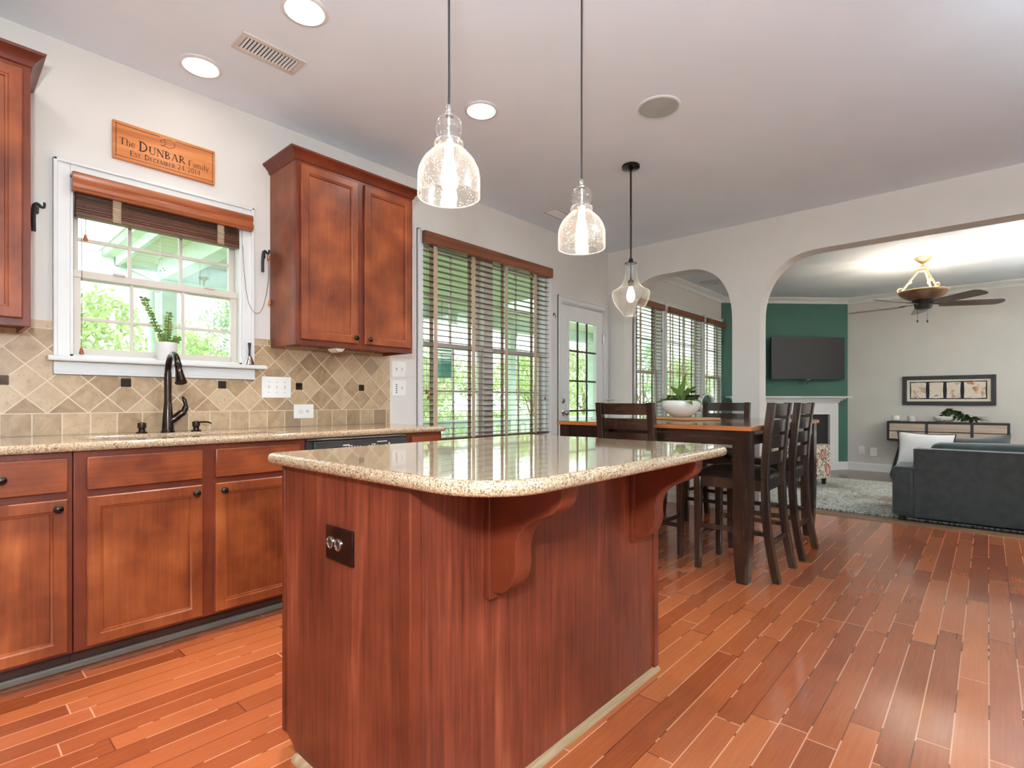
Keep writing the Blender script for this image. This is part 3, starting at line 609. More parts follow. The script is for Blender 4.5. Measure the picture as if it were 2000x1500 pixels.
b=NB(); tube(b,bez([(fx+0.016,fy+0.05,fz+0.09),(fx+0.02,fy+0.066,fz+0.105),(fx+0.022,fy+0.074,fz+0.135),(fx+0.02,fy+0.066,fz+0.17),(fx+0.02,fy+0.058,fz+0.178)],5),[0.018]*5+[0.014]*5+[0.0095]*5+[0.007]*6,14); obj('lever',b,M['bronze'],fc)
def deck_post(name,lab,cat,y,spout):
    o=thing(name,lab,cat,(0.1,y,fz)); b=NB(); lathe(b,[(0.024,0),(0.024,0.005),(0.015,0.009),(0.013,0.022),(0.014,0.024),(0.018,0.025),(0.0185,0.046),(0.018,0.05),(0.008,0.054),(0,0.055)],(0.1,y,fz),24); obj('body',b,M['bronze'],o)
    if spout: b=NB(); tube(b,bez([(0.11,y+0.01,fz+0.047),(0.135,y+0.035,fz+0.048),(0.15,y+0.05,fz+0.044),(0.155,y+0.055,fz+0.038)],4),[0.0045]*8+[0.0035]*5,10); obj('spout',b,M['bronze'],o)
deck_post('air_gap','short bronze air gap cap left of the faucet','sink fitting',0.705,False)
deck_post('soap_dispenser','bronze soap dispenser with thin spout right of the faucet','soap dispenser',0.945,True)
# wall cabinets
def crown_cab(bm,y0,y1,x1,z0,ends):
    prof=[(0,0),(0.008,0.006),(0.012,0.02),(0.03,0.04),(0.042,0.048),(0.045,0.058),(0.0,0.058)]
    q=bmesh.new(); rg=[]
    for o,z in prof[:-1]:
        ya=y0-o*ends[0]; yb=y1+o*ends[1]; rg.append([q.verts.new(p) for p in ((0.003,ya,z0+z),(x1+o,ya,z0+z),(x1+o,yb,z0+z),(0.003,yb,z0+z))])
    for a,c in zip(rg,rg[1:]):
        for i in range(3): q.faces.new((a[i],a[i+1],c[i+1],c[i]))
    q.faces.new(rg[-1]); q.faces.new(rg[0]); bmesh.ops.recalc_face_normals(q,faces=q.faces); merge(bm,q)
def wall_cab(label,y0,y1,z0,z1,doors,ends):
    c=thing('wall_cabinet',label,'cabinet',(0.16,(y0+y1)/2,z0),group='wall cabinets')
    b=NB(); box(b,0.003,0.311,y0+0.002,y1-0.002,z0+0.022,z1-0.001); box(b,0.003,0.312,y0,y0+0.016,z0,z1,0.001); box(b,0.003,0.312,y1-0.016,y1,z0,z1,0.001); obj('carcass',b,M['cab'],c)
    b=NB(); box(b,0.312,0.33,y0,y1,z0,z1,0.002); obj('face_frame',b,M['frame'],c)
    b=NB(); crown_cab(b,y0,y1,0.33,z1-0.004,ends); obj('crown',b,M['frame'],c)
    for a,e,k in doors:
        b=NB(); shaker(b,0.3302,a,e,z0+0.03,z1-0.022); d=obj('door',b,M['cab'],c)
        if k: knob(d,0.348,e-0.026 if k>0 else a+0.026,z0+0.062)
wall_cab('tall cherry wall cabinet with two doors between the sink window and the large window',1.371,2.172,1.36,2.392,[(1.396,1.755),(1.800,2.15)] and [(1.396,1.755,1),(1.800,2.15,-1)],(1,1))
wall_cab('cherry wall cabinet left of the sink window, cut by the left edge',-0.55,0.277,1.34,2.384,[(-0.15,0.252,0),(-0.535,-0.19,0)],(1,1))
b=NB(); prism(b,[(1.63,1.3595),(1.645,1.342),(1.675,1.338),(1.695,1.3595)],'x',0.2,0.3,0.003); solo('puck_light',b,M['cream'],'small white under-cabinet light below the tall wall cabinet','light')
# plates
def plate(name,label,cat,y0,y1,z0,z1,x,items,mat='plate'):
    o=thing(name,label,cat,(x,(y0+y1)/2,z0)); b=NB(); box(b,x,x+0.006,y0,y1,z0,z1,0.002); obj('cover',b,M[mat],o)
    for kind,y,z in items:
        b=NB()
        if kind=='toggle': box(b,x+0.006,x+0.0075,y-0.005,y+0.005,z-0.012,z+0.012,0.001); boxc(b,(x+0.012,y,z+0.003),(0.014,0.006,0.009),0.002,Matrix.Rotation(-0.4,4,'Y')); obj('toggle_switch',b,M['cream'],o)
        elif kind=='screw': lathe(b,[(0.003,0),(0.002,0.001),(0,0.001)],(x+0.006,y,z),10,M=RY); obj('screw',b,M['grey'],o)
        elif kind=='dial': lathe(b,[(0.013,0),(0.013,0.005),(0.011,0.006),(0,0.006)],(x+0.006,y,z),24,M=RY); boxc(b,(x+0.0125,y,z),(0.002,0.02,0.003)); obj('dial',b,M['cream'],o)
        elif kind=='socket': lathe(b,[(0.012,0),(0.0115,0.0015),(0,0.0016)],(x+0.006,y,z),20,M=RY); s=obj('socket',b,M['cream'],o); b=NB(); [box(b,x+0.0074,x+0.0082,y+dy-0.001,y+dy+0.001,z-0.003,z+0.004) for dy in (-0.004,0.004)]; obj('slots',b,M['black'],s)
        elif kind=='buttons':
            for k in range(5): b2=NB(); box(b2,x+0.006,x+0.009,y-0.006,y+0.004,z+0.03-k*0.0145,z+0.037-k*0.0145,0.001); obj('button',b2,M['dkgrey'],o)
            b.free()
    return o
plate('light_switch','white triple light switch plate on the tiles right of the sink window','switch',1.317,1.492,1.062,1.188,0.0118,[('toggle',1.358,1.125),('toggle',1.404,1.125),('toggle',1.452,1.125),*[('screw',y,z) for y in (1.358,1.404,1.452) for z in (1.094,1.156)]])
plate('wall_outlet','white outlet plate with round dial low on the tiles by the dishwasher','outlet',1.51,1.638,0.934,1.022,0.0118,[('dial',1.553,0.978),('socket',1.596,0.978)])
plate('light_switch','white double switch plate on bare wall, upper of two beside the large window','switch',2.237,2.361,1.216,1.332,0.0005,[('toggle',2.275,1.274),('toggle',2.322,1.274)])
plate('fan_control','white switch plate with a column of dark buttons, lower of two beside the large window','switch',2.239,2.361,1.08,1.195,0.0005,[('buttons',2.277,1.128),('toggle',2.324,1.137)])
# ------------------------------------------------------------------ sink blind
bl=thing('wood_blind','raised brown wooden blind with orange-brown valance at the top of the sink window','blind',(0.03,0.83,2.0))
b=NB(); prism(b,[(0.024,2.105),(0.056,2.105),(0.064,2.095),(0.062,2.075),(0.055,2.066),(0.06,2.055),(0.068,2.048),(0.066,2.032),(0.058,2.026),(0.054,2.018),(0.024,2.018)][::-1],'y',0.447,1.252,0.002); obj('valance',b,M['valance'],bl)
random.seed(3); b=NB(); z=2.012
for k in range(22):
    zz=1.935+k*0.0038+ (0.0 if k<14 else (k-14)*0.0028); ti=random.uniform(-0.05,0.05)
    boxc(b,(-0.005+random.uniform(-0.002,0.002),0.8275,zz),(0.05,0.725,0.0026),0.0008,Matrix.Rotation(ti,4,'Y'))
obj('slats',b,M['slat'],bl)
b=NB(); box(b,-0.03,0.022,0.464,1.191,1.913,1.932,0.004); obj('bottom_rail',b,M['slat'],bl)
for y in (0.62,1.09):
    b=NB(); pts=[]
    for k in range(26): pts.append((0.024+(0.007 if k%2 else 0.0)+random.uniform(-0.001,0.001),2.03-k*0.0047))
    q=pts+[(x-0.0015,z) for x,z in pts[::-1]]
    prism(b,[(x,z) for x,z in q],'y',y-0.017,y+0.017); obj('ladder_tape',b,M['tape'],bl)
for y,zb in ((0.50,1.80),(0.485,1.262)):
    b=NB(); tube(b,[(0.016,y,1.93),(0.016,y+0.002,(1.93+zb)/2),(0.016,y,zb+0.02)],0.0012,6); cd=obj('pull_cord',b,M['cord'],bl)
    b=NB(); lathe(b,[(0.004,0.03),(0.006,0.022),(0.009,0.008),(0.009,0.002),(0.006,0)],(0.016,y,zb),14); obj('tassel',b,M['tassel'],cd)
b=NB(); tube(b,bez([(0.03,1.205,1.93),(0.03,1.215,1.75),(0.03,1.24,1.60),(0.028,1.285,1.553),(0.03,1.32,1.60),(0.036,1.345,1.74),(0.036,1.348,1.868)],6),0.0014,6); cd=obj('cord_loop',b,M['cord'],bl)
b=NB(); lathe(b,[(0.005,0.036),(0.008,0.034),(0.006,0.02),(0.0085,0.012),(0.0055,0.008),(0.0045,0)],(0.036,1.348,1.866),14); obj('cord_end',b,M['copper'],cd)
b=NB(); tube(b,[(0.02,1.3615,1.868),(0.016,1.3615,1.64)],0.001,6); tb=solo('blind_tassel',b,M['cord'],'loose wooden cord tassel hanging against the side of the tall wall cabinet','cord tassel'); b=NB(); lathe(b,[(0.003,0.032),(0.005,0.026),(0.0095,0.01),(0.009,0.003),(0.005,0)],(0.016,1.3615,1.612),14); obj('tassel',b,M['tasselo'],tb)
def wallhook(label,y,flip):
    b=NB(); s=flip
    tube(b,bez([(0.028,y-0.012*s,1.80),(0.03,y-0.013*s,1.86),(0.033,y-0.010*s,1.912),(0.03,y+0.0*s,1.925),(0.026,y+0.014*s,1.915),(0.024,y+0.024*s,1.918),(0.026,y+0.025*s,1.938)],5),[0.0085]*12+[0.0065]*8+[0.005]*11,8); boxc(b,(0.012,y-0.0*s,1.90),(0.024,0.012,0.03),0.003)
    solo('curtain_hook',b,M['iron'],label,'hook')
wallhook('black wrought iron hook on the wall between the left wall cabinet and sink window',0.328,1)
wallhook('black wrought iron hook holding the blind cord beside the tall wall cabinet',1.33,1)
# suncatcher, bell, sill plant
sc=thing('suncatcher','small clear moon suncatcher hanging in the sink window','suncatcher',(-0.03,0.816,1.79)); b=NB()
q=bmesh.new(); lathe(q,[(0.02+0.006*math.cos(a),0.004*math.sin(a)) for a in [2*PI*k/8 for k in range(9)]],(0,0,0),28,False,False,RY); bmesh.ops.translate(q,vec=(-0.03,0.816,1.79),verts=q.verts); merge(b,q); obj('ring',b,M['clear'],sc)
b=NB(); tube(b,[(-0.03,0.816,1.816),(-0.03,0.816,1.912)],0.0008,5)
for k,(dy,L) in enumerate(((-0.015,0.02),(0.0,0.045),(0.014,0.03),(0.02,0.04))): tube(b,[(-0.03,0.816+dy,1.775),(-0.03,0.816+dy,1.775-L)],0.0006,5)
obj('threads',b,M['plate'],sc)
for dy,L in ((-0.015,0.02),(0.0,0.045),(0.014,0.03),(0.02,0.04)): b=NB(); lathe(b,[(0,0.005),(0.005,0),(0,-0.005)],(-0.03,0.816+dy,1.77-L),10); obj('bead',b,M['silver'],sc)
b=NB(); lathe(b,[(0,0.007),(0.007,0),(0,-0.007)],(-0.03,0.812,1.79),12); obj('centre_bead',b,M['silver'],sc)
be=thing('hand_bell','silver hand bell with black handle on the right end of the window sill','bell',(0.045,1.236,1.25)); b=NB(); lathe(b,[(0.026,0.002),(0.028,0.004),(0.022,0.02),(0.014,0.045),(0.008,0.052)],(0.045,1.236,1.248),28); obj('bell_cup',b,M['silver'],be); b=NB(); lathe(b,[(0.007,0.052),(0.006,0.06),(0.0055,0.09),(0.0085,0.122),(0.008,0.128),(0,0.129)],(0.045,1.236,1.248),16); obj('handle',b,M['black'],be)
sp=thing('potted_succulent','upright leafy succulent in white pot on the sink window sill','plant',(0.01,0.833,1.25))
b=NB(); lathe(b,[(0.034,0),(0.04,0.01),(0.049,0.05),(0.0505,0.096),(0.0475,0.096),(0.046,0.085),(0,0.083)],(0.01,0.833,1.2505),32); obj('pot',b,M['matte'],sp)
random.seed(5)
for pts in ([(0.01,0.828,1.33),(0.006,0.80,1.40),(0.0,0.765,1.49),(-0.002,0.735,1.565)],[(0.012,0.838,1.33),(0.01,0.84,1.41),(0.008,0.845,1.50)],[(0.012,0.845,1.33),(0.012,0.87,1.35),(0.012,0.885,1.375)]):
    P=bez(pts,6); b=NB(); tube(b,P,[0.0035-0.002*i/len(P) for i in range(len(P))],8); st=obj('stem',b,M['stem'],sp); b=NB()
    for i in range(2,len(P)):
        for s in (-1,1):
            d=Vector((random.uniform(-0.4,0.4),s*1.0,random.uniform(0.0,0.5))); leaf(b,P[i],d,random.uniform(0.016,0.027),random.uniform(0.013,0.018),0.1,0.15,3,(0.35,0,1))
    obj('leaves',b,M['leafg'],st,ang=180)
# ------------------------------------------------------------------ name sign with routed lettering
def arcp(cx,cy,rx,ry,a0,a1,n=14): return [(cx+rx*math.cos(R(a0+(a1-a0)*k/n)),cy+ry*math.sin(R(a0+(a1-a0)*k/n))) for k in range(n+1)]
T,H_=0.13,0.05
def V(x,y0=0,y1=1,w=T): return ([(x,y0),(x,y1)],w)
def hs(x,y,w=0.3): return ([(x-w/2,y),(x+w/2,y)],H_)
GL={'D':(0.85,[V(0.18),hs(0.15,0.025),hs(0.15,0.975),(arcp(0.2,0.5,0.52,0.47,-90,90),T*0.8)]),
'U':(0.88,[V(0.18,0.3),(arcp(0.45,0.3,0.27,0.27,180,360),0.07),V(0.72,0.3,1,0.06),hs(0.18,0.975),hs(0.72,0.975,0.26)]),
'N':(0.92,[V(0.16,0,1,0.06),([(0.16,0.97),(0.76,0.03)],T),V(0.76,0,1,0.06),hs(0.16,0.025,0.26),hs(0.76,0.975,0.26),hs(0.1,0.975,0.2)]),
'B':(0.78,[V(0.18),(arcp(0.2,0.74,0.32,0.235,-90,90),0.09),(arcp(0.2,0.26,0.42,0.24,-90,90),0.1),hs(0.13,0.025,0.25),hs(0.13,0.975,0.25)]),
'A':(0.9,[([(0.12,0),(0.44,0.98)],0.055),([(0.44,1),(0.76,0)],T),([(0.24,0.36),(0.62,0.36)],H_),hs(0.12,0.025,0.24),hs(0.76,0.025,0.28)]),
'R':(0.85,[V(0.18),(arcp(0.2,0.72,0.36,0.255,-90,90),0.095),([(0.34,0.47),(0.76,0.02)],T*0.9),hs(0.15,0.025),hs(0.13,0.975,0.25),hs(0.76,0.025,0.16)]),
'E':(0.72,[V(0.18),([(0.1,0.975),(0.6,0.975)],H_),([(0.18,0.52),(0.5,0.52)],H_),([(0.1,0.025),(0.64,0.025)],H_),V(0.6,0.78,1,0.05),V(0.64,0,0.24,0.05),V(0.5,0.42,0.62,0.04)]),
'S':(0.62,[(arcp(0.32,0.75,0.2,0.22,20,200)+arcp(0.32,0.27,0.23,0.25,60,-160)[0:],0.095)]),
'T':(0.78,[V(0.38),([(0.06,0.975),(0.7,0.975)],H_),hs(0.38,0.025,0.3),V(0.06,0.78,1,0.05),V(0.7,0.78,1,0.05)]),
'C':(0.8,[(arcp(0.45,0.5,0.34,0.47,50,310,20),0.1),V(0.68,0.72,1,0.05)]),
'M':(1.05,[V(0.14,0,1,0.06),([(0.16,0.98),(0.5,0.05)],T),([(0.5,0.05),(0.86,0.98)],0.05),V(0.88),hs(0.14,0.025,0.24),hs(0.88,0.025),hs(0.9,0.975,0.24),hs(0.1,0.975,0.2)]),
'F':(0.68,[V(0.18),([(0.1,0.975),(0.6,0.975)],H_),([(0.18,0.5),(0.48,0.5)],H_),hs(0.18,0.025),V(0.6,0.78,1,0.05)]),
'h':(0.62,[V(0.14,0,1,0.1),(arcp(0.3,0.42,0.16,0.2,160,0),0.07),V(0.46,0,0.42,0.1),hs(0.14,0.025,0.24),hs(0.46,0.025,0.2)]),
'e':(0.54,[(arcp(0.27,0.31,0.2,0.29,10,310,18),0.08),([(0.08,0.34),(0.46,0.34)],H_)]),
'a':(0.54,[(arcp(0.24,0.45,0.16,0.17,150,0),0.08),V(0.4,0.02,0.46,0.1),(arcp(0.24,0.18,0.16,0.16,70,330),0.07)]),
'm':(0.92,[V(0.14,0,0.6,0.1),(arcp(0.29,0.42,0.15,0.18,160,0),0.07),V(0.44,0,0.42,0.1),(arcp(0.6,0.42,0.16,0.18,160,0),0.07),V(0.76,0,0.42,0.1),hs(0.14,0.025,0.22),hs(0.44,0.025,0.2),hs(0.76,0.025,0.2)]),
'i':(0.3,[V(0.15,0,0.6,0.1),V(0.15,0.78,0.9,0.11),hs(0.15,0.025,0.24)]),'l':(0.3,[V(0.15,0,1,0.1),hs(0.15,0.025,0.24)]),
'y':(0.56,[([(0.08,0.6),(0.3,0.02)],0.1),([(0.48,0.6),(0.2,-0.25),(0.08,-0.26)],0.06),hs(0.08,0.59,0.18),hs(0.48,0.59,0.16)]),
'2':(0.6,[(arcp(0.28,0.7,0.2,0.27,160,-20)+[(0.08,0.05)],0.08),([(0.07,0.04),(0.52,0.04)],0.09)]),'0':(0.62,[(arcp(0.3,0.5,0.21,0.46,0,360,22),0.085)]),
'1':(0.42,[V(0.22,0,1,0.1),([(0.22,0.98),(0.08,0.86)],0.05),hs(0.22,0.025,0.26)]),'4':(0.64,[V(0.44,0,1,0.1),([(0.44,0.98),(0.05,0.3),(0.6,0.3)],0.055)]),
'.':(0.28,[V(0.12,0,0.12,0.12)]),',':(0.28,[([(0.14,0.12),(0.06,-0.16)],0.09)]),' ':(0.34,[])}
def ribbon(bm,pts,w,place):
    P=[Vector((x,y,0)) for x,y in pts]; L=[];Rr=[]
    for i,p in enumerate(P):
        d=(P[min(i+1,len(P)-1)]-P[max(i-1,0)]).normalized(); nrm=Vector((-d.y,d.x,0)); L.append(p+nrm*w/2); Rr.append(p-nrm*w/2)
    vs=[[bm.verts.new(place(q.x,q.y)) for q in S_] for S_ in (L,Rr)]
    for i in range(len(P)-1): bm.faces.new((vs[0][i],vs[0][i+1],vs[1][i+1],vs[1][i]))
def text(bm,s,h,place0,scale_small=0.74):
    x=0.0
    for ch in s:
        k=1.0
        if ch[0]=='^': pass
        g=GL[ch]; 
        for pts,wd in g[1]: ribbon(bm,[(x+a*h,c*h) for a,c in pts],wd*h,place0)
        x+=g[0]*h
    return x
def smallcaps(bm,s,h,y0,z0,place):
    x=0.0; start=True
    for ch in s:
        if ch==' ': x+=0.3*h; start=True; continue
        k=1.0 if (start or ch.isdigit()) else 0.76
        g=GL[ch]; hh=h*k
        for pts,wd in g[1]: ribbon(bm,[(y0+x+a*hh,z0+c*hh) for a,c in pts],wd*hh*1.1,place)
        x+=g[0]*hh*1.02
        if ch not in '.,': start=False
    return x
sg=thing('name_sign','orange wood plank sign with engraved family name above the sink window','sign',(0.01,0.833,2.234))
b=NB(); box(b,0.001,0.021,0.604,1.062,2.234,2.42,0.003); obj('board',b,M['sign'],sg)
b=NB(); X=0.0216; pl=lambda a,c:(X,a,c)
def line_w(s,h,y0,z0,f=smallcaps): return f(b,s,h,y0,z0,pl)
x=0.63
def plaintext(s,h,y0,z0):
    xx=y0
    for ch in s:
        g=GL[ch]
        for pts,wd in g[1]: ribbon(b,[(xx+a*h,z0+c*h) for a,c in pts],wd*h,pl)
        xx+=g[0]*h
    return xx
plaintext('The',0.034,0.63,2.308)
smallcaps(b,'DUNBAR',0.050,0.708,2.300,pl)
plaintext('Family',0.031,0.930,2.298)
smallcaps(b,'EST. DECEMBER 24, 2014',0.0265,0.672,2.263,pl)
ribbon(b,[(0.833+a,2.375+c) for a,c in [(-0.012,0.024),(-0.006,0.0),(-0.022,-0.018),(-0.030,-0.010),(-0.012,-0.012),(0.012,-0.017),(0.034,-0.004),(0.036,0.016),(0.016,0.027),(-0.012,0.022),(-0.03,0.012),(-0.028,0.002),(-0.02,0.004)]],0.0022,pl)
for (a0,c0),(a1,c1) in (((0.622,2.404),(0.80,2.404)),((0.87,2.404),(1.046,2.404)),((0.622,2.25),(1.046,2.25)),((0.617,2.258),(0.617,2.396)),((1.05,2.258),(1.05,2.396))): ribbon(b,[(a0,c0),(a1,c1)],0.0025,pl)
for y in (0.617,1.05):
    for z in (2.25,2.404): ribbon(b,[(y-0.003,z),(y+0.003,z)],0.006,pl)
obj('lettering',b,M['engrave'],sg,smooth=False)
# ------------------------------------------------------------------ island
IX0,IX1,IY0,IY1=1.611,2.235,0.72,1.90
isl=thing('kitchen_island','reddish wood kitchen island with corbels under a granite top','island',(1.92,1.31,0))
b=NB(); prism(b,[(IX0,0.05),(IX0+0.03,0.047),(IX0+0.045,0.038),(IX0+0.066,0.03),(IX0+0.088,0.0),(IX1-0.03,0),(IX1-0.03,0.85),(IX0,0.85)],'y',IY0,IY0+0.018); obj('end_panel',b,M['isl'],isl)
b=NB(); box(b,IX0+0.09,IX1-0.012,IY0+0.018,IY1-0.018,0.0,0.85); box(b,IX0+0.004,IX0+0.09,IY0+0.018,IY1-0.018,0.055,0.85); obj('carcass',b,M['frame'],isl)
b=NB(); prism(b,[(IX0,0.05),(IX0+0.088,0.0),(IX1-0.03,0),(IX1-0.03,0.85),(IX0,0.85)],'y',IY1-0.018,IY1); obj('end_panel',b,M['isl'],isl)
b=NB(); box(b,IX1-0.012,IX1-0.004,IY0+0.03,IY1-0.03,0.0,0.85); obj('back_panel',b,M['isl'],isl)
for y0,y1 in ((IY0-0.004,IY0+0.03),(IY1-0.03,IY1+0.004)):
    b=NB(); box(b,IX1-0.034,IX1+0.004,y0,y1,0.0,0.85,0.004); obj('corner_post',b,M['frame'],isl)
b=NB(); box(b,IX0-0.003,IX0+0.014,IY0-0.004,IY0+0.004,0.05,0.85,0.002); obj('edge_trim',b,M['frame'],isl)
CB=[(0,0.85),(0,0.555),(0.012,0.548),(0.05,0.556),(0.082,0.585),(0.097,0.625),(0.096,0.665),(0.102,0.70),(0.125,0.733),(0.165,0.757),(0.205,0.775),(0.232,0.80),(0.24,0.83),(0.238,0.85)]
for yc in (1.0,1.735):
    b=NB(); P=[(IX1-0.004+x,z) for x,z in [(p.x,p.y) for p in bez([(a,c,0) for a,c in CB[2:]],4)]]
    P=[(IX1-0.004,0.85),(IX1-0.004,0.548)]+P
    prism(b,P,'y',yc-0.03,yc+0.03,0.004); c=obj('corbel',b,M['frame'],isl)
    b=NB(); prism(b,[(IX1-0.004,0.85),(IX1-0.004,0.535),(IX1+0.014,0.535),(IX1+0.014,0.85)],'y',yc-0.045,yc+0.045,0.004); obj('back_plate',b,M['frame'],c)
b=NB(); q=[(0,0),(0.018,0),(0.016,0.009),(0.009,0.016),(0,0.018)]; prism(b,[(IX1-0.004+x,z) for x,z in q],'y',IY0-0.02,IY1+0.0); 
prism(b,[(IY0-0.0-x,z) for x,z in q],'x',IX0+0.085,IX1+0.012); obj('shoe_moulding',b,M['shoe'],isl)
t=slab_top(rrect(1.555,2.522,0.686,1.928,[0.03,0.17,0.10,0.03],10),None,0.8502,0.884,0.0145)
solo('island_countertop',t,M['granite'],'polished speckled granite slab with rounded corners on the kitchen island','countertop',(2.04,1.3,0.8502))
o=thing('island_outlet','dark bronze outlet plate with two round sockets on the end of the island','outlet',(1.94,0.72,0.625)); RXm=Matrix.Rotation(PI/2,4,'X')
b=NB(); box(b,1.874,2.006,IY0-0.007,IY0-0.0005,0.622,0.712,0.002); obj('cover',b,M['bronze'],o)
for x in (1.90,1.939):
    b=NB(); lathe(b,[(0.0165,0),(0.0165,0.003),(0.013,0.004),(0.0125,0.002),(0,0.002)],(x,IY0-0.007,0.668),22,M=RXm); sk=obj('socket',b,M['chrome'],o)
    b=NB(); [box(b,x+dx-0.0012,x+dx+0.0012,IY0-0.0108,IY0-0.0088,0.666,0.675) for dx in (-0.005,0.005)]; lathe(b,[(0.0025,0),(0,0.0015)],(x,IY0-0.009,0.66),10,M=RXm); obj('slots',b,M['black'],sk)
# ------------------------------------------------------------------ ceiling fixtures
def can(x,y,label,group='recessed lights'):
    o=thing('recessed_light',label,'ceiling light',(x,y,H),group=group)
    b=NB(); lathe(b,[(0.098,0),(0.098,-0.004),(0.092,-0.008),(0.080,-0.009),(0.076,-0.004),(0.074,0.0)],(x,y,H),48,False,False); obj('trim_ring',b,M['white'],o)
    b=NB(); lathe(b,[(0.0755,-0.0035),(0.0755,-0.003),(0,-0.003)],(x,y,H),40); obj('lens',b,M['lens_dim' if x<0.5 else 'lens'],o)
    sl_=lamp('recessed_beam','SPOT',(x,y,H-0.02),3 if x<0.5 else 46,(1.0,0.97,0.93),0.06); sl_.data.spot_size=R(72); sl_.data.spot_blend=0.8
can(0.273,0.913,'glowing recessed ceiling light nearest the sink wall, above the name sign')
can(1.02,1.08,'glowing recessed ceiling light cut by the top edge of the photo')
can(1.028,2.131,'glowing recessed ceiling light between the two seeded glass pendants')
for x,y,l in ((1.02,0.03,'added above the aisle for more light, out of frame'),): can(x,y,'recessed ceiling light '+l)  # added lamp continuing the row, brightens the aisle
def uplight(x,y,label):  # added lamps out of view, bouncing fill light off the ceiling
    o=thing('added_bowl_light',label,'ceiling light',(x,y,H)); b=NB(); lathe(b,[(0.07,H),(0.07,H-0.012),(0.02,H-0.03),(0.012,H-0.04),(0.012,H-0.36)],(x,y,0),28); obj('stem',b,M['bronze'],o)
    b=NB(); q=[(0.21,H-0.27),(0.20,H-0.30),(0.15,H-0.345),(0.08,H-0.368),(0.013,H-0.374)]; lathe(b,q+[(r-0.004,z+0.004) for r,z in q[::-1] if r>0.02],(x,y,0),40,False,False); obj('bowl',b,M['fanbowl'],o)
    for k in range(3): a=R(120*k); b=NB(); lathe(b,[(0,0),(0.022,0.01),(0.027,0.032),(0.018,0.055),(0,0.062)],(x+0.09*math.cos(a),y+0.09*math.sin(a),H-0.335),16); obj('bulb',b,M['fill_bulb_cool'],o)
uplight(4.1,-0.5,'added uplight bowl for fill light, unseen behind the camera')
uplight(4.5,2.5,'added uplight bowl for fill light, unseen to the right of the view')
sp=thing('ceiling_speaker','round grey in-ceiling speaker with white rim','speaker',(1.798,2.784,H)); b=NB(); lathe(b,[(0.122,0),(0.122,-0.004),(0.116,-0.008),(0.110,-0.008),(0.110,0)],(1.798,2.784,H),48,False,False); obj('rim',b,M['white'],sp)
b=NB(); lathe(b,[(0.111,-0.005),(0.111,-0.0065),(0,-0.0072)],(1.798,2.784,H),48); obj('grille',b,plain('speaker_grille_grey',sl(176,182,178),0.8,bump=0.4,bs=900),sp)
def vent(label,x0,x1,y0,y1,n):
    o=thing('air_vent',label,'air vent',((x0+x1)/2,(y0+y1)/2,H),group='ceiling vents'); b=NB(); f=0.026; z=H
    for a,c,e,g in ((x0,x0+f,y0,y1),(x1-f,x1,y0,y1),(x0+f,x1-f,y0,y0+f),(x0+f,x1-f,y1-f,y1)): box(b,a,c,e,g,z-0.008,z,0.003)
    obj('frame',b,plain('vent_beige_paint',sl(214,204,194),0.45),o); b=NB(); box(b,x0+f,x1-f,y0+f,y1-f,z-0.0015,z-0.0005); obj('duct_opening',b,M['dkgrey'],o)
    b=NB()
    for k in range(n): yy=y0+f+(y1-y0-2*f)*(k+0.5)/n; boxc(b,((x0+x1)/2,yy,z-0.006),(x1-x0-2*f,0.0014,0.010),0,Matrix.Rotation(0.5,4,'X'))
    obj('louvres',b,M['plate'],o)
vent('beige slotted air vent in the ceiling beside the recessed light over the sink',0.55,0.70,0.952,1.25,15)
vent('beige slotted air vent in the ceiling behind the farther island pendant',0.27,0.43,3.62,3.92,15)
# ------------------------------------------------------------------ pendants
def pend(label,x,y,zb):
    o=thing('pendant_light',label,'pendant light',(x,y,zb),group='seeded glass pendants over the island')
    pr=[(0.0904,0.0),(0.0906,0.004),(0.0898,0.055),(0.087,0.075),(0.081,0.09),(0.0705,0.108),(0.056,0.124),(0.0415,0.137),(0.0395,0.1405),(0.0415,0.145),(0.0425,0.151),(0.041,0.158),(0.033,0.163),(0.0295,0.1665),(0.0325,0.174),(0.037,0.186),(0.0378,0.198),(0.035,0.214),(0.027,0.227),(0.014,0.235)]
    q=bez([(a,c,0) for a,c in pr],3); b=NB(); lathe(b,[(v.x,v.y) for v in q],(x,y,zb),48,False,False)
    lathe(b,[(v.x-0.0025,v.y) for v in q[:40]],(x,y,zb),48,False,False); lathe(b,[(0.0904,0),(0.089,-0.0012),(0.0879,0)],(x,y,zb),48,False,False)
    obj('glass_shade',b,M['seeded'],o,ang=180)
    b=NB(); lathe(b,[(0.013,0.232),(0.013,0.238),(0.0085,0.243),(0.0085,0.26),(0.005,0.266)],(x,y,zb),18); lathe(b,[(0.0055,0.17),(0.0055,0.232)],(x,y,zb),12); lathe(b,[(0.019,0.133),(0.019,0.16),(0.012,0.168),(0.0055,0.172)],(x,y,zb),20); obj('socket',b,M['chrome'],o)
    b=NB(); tube(b,[(x,y,zb+0.262),(x-0.001,y+0.001,zb+0.6),(x+0.0005,y,H-0.02)],0.0036,8); obj('cord',b,M['dkgrey'],o)
    b=NB(); lathe(b,[(0.06,H-zb),(0.06,H-zb-0.008),(0.045,H-zb-0.022),(0.008,H-zb-0.026),(0,H-zb-0.026)],(x,y,zb),32); obj('canopy',b,M['bronze'],o)
    b=NB(); lathe(b,[(0,0.005),(0.012,0.010),(0.021,0.03),(0.0235,0.055),(0.019,0.085),(0.0125,0.118),(0.0125,0.133)],(x,y,zb),22); obj('bulb',b,M['bulb'],o)
pend('nearer seeded glass bell pendant hanging over the island, left of the two',2.03,1.012,1.633)
pend('farther seeded glass bell pendant hanging over the island, right of the two',2.03,1.684,1.628)
px,py,pz=1.31,3.339,1.648
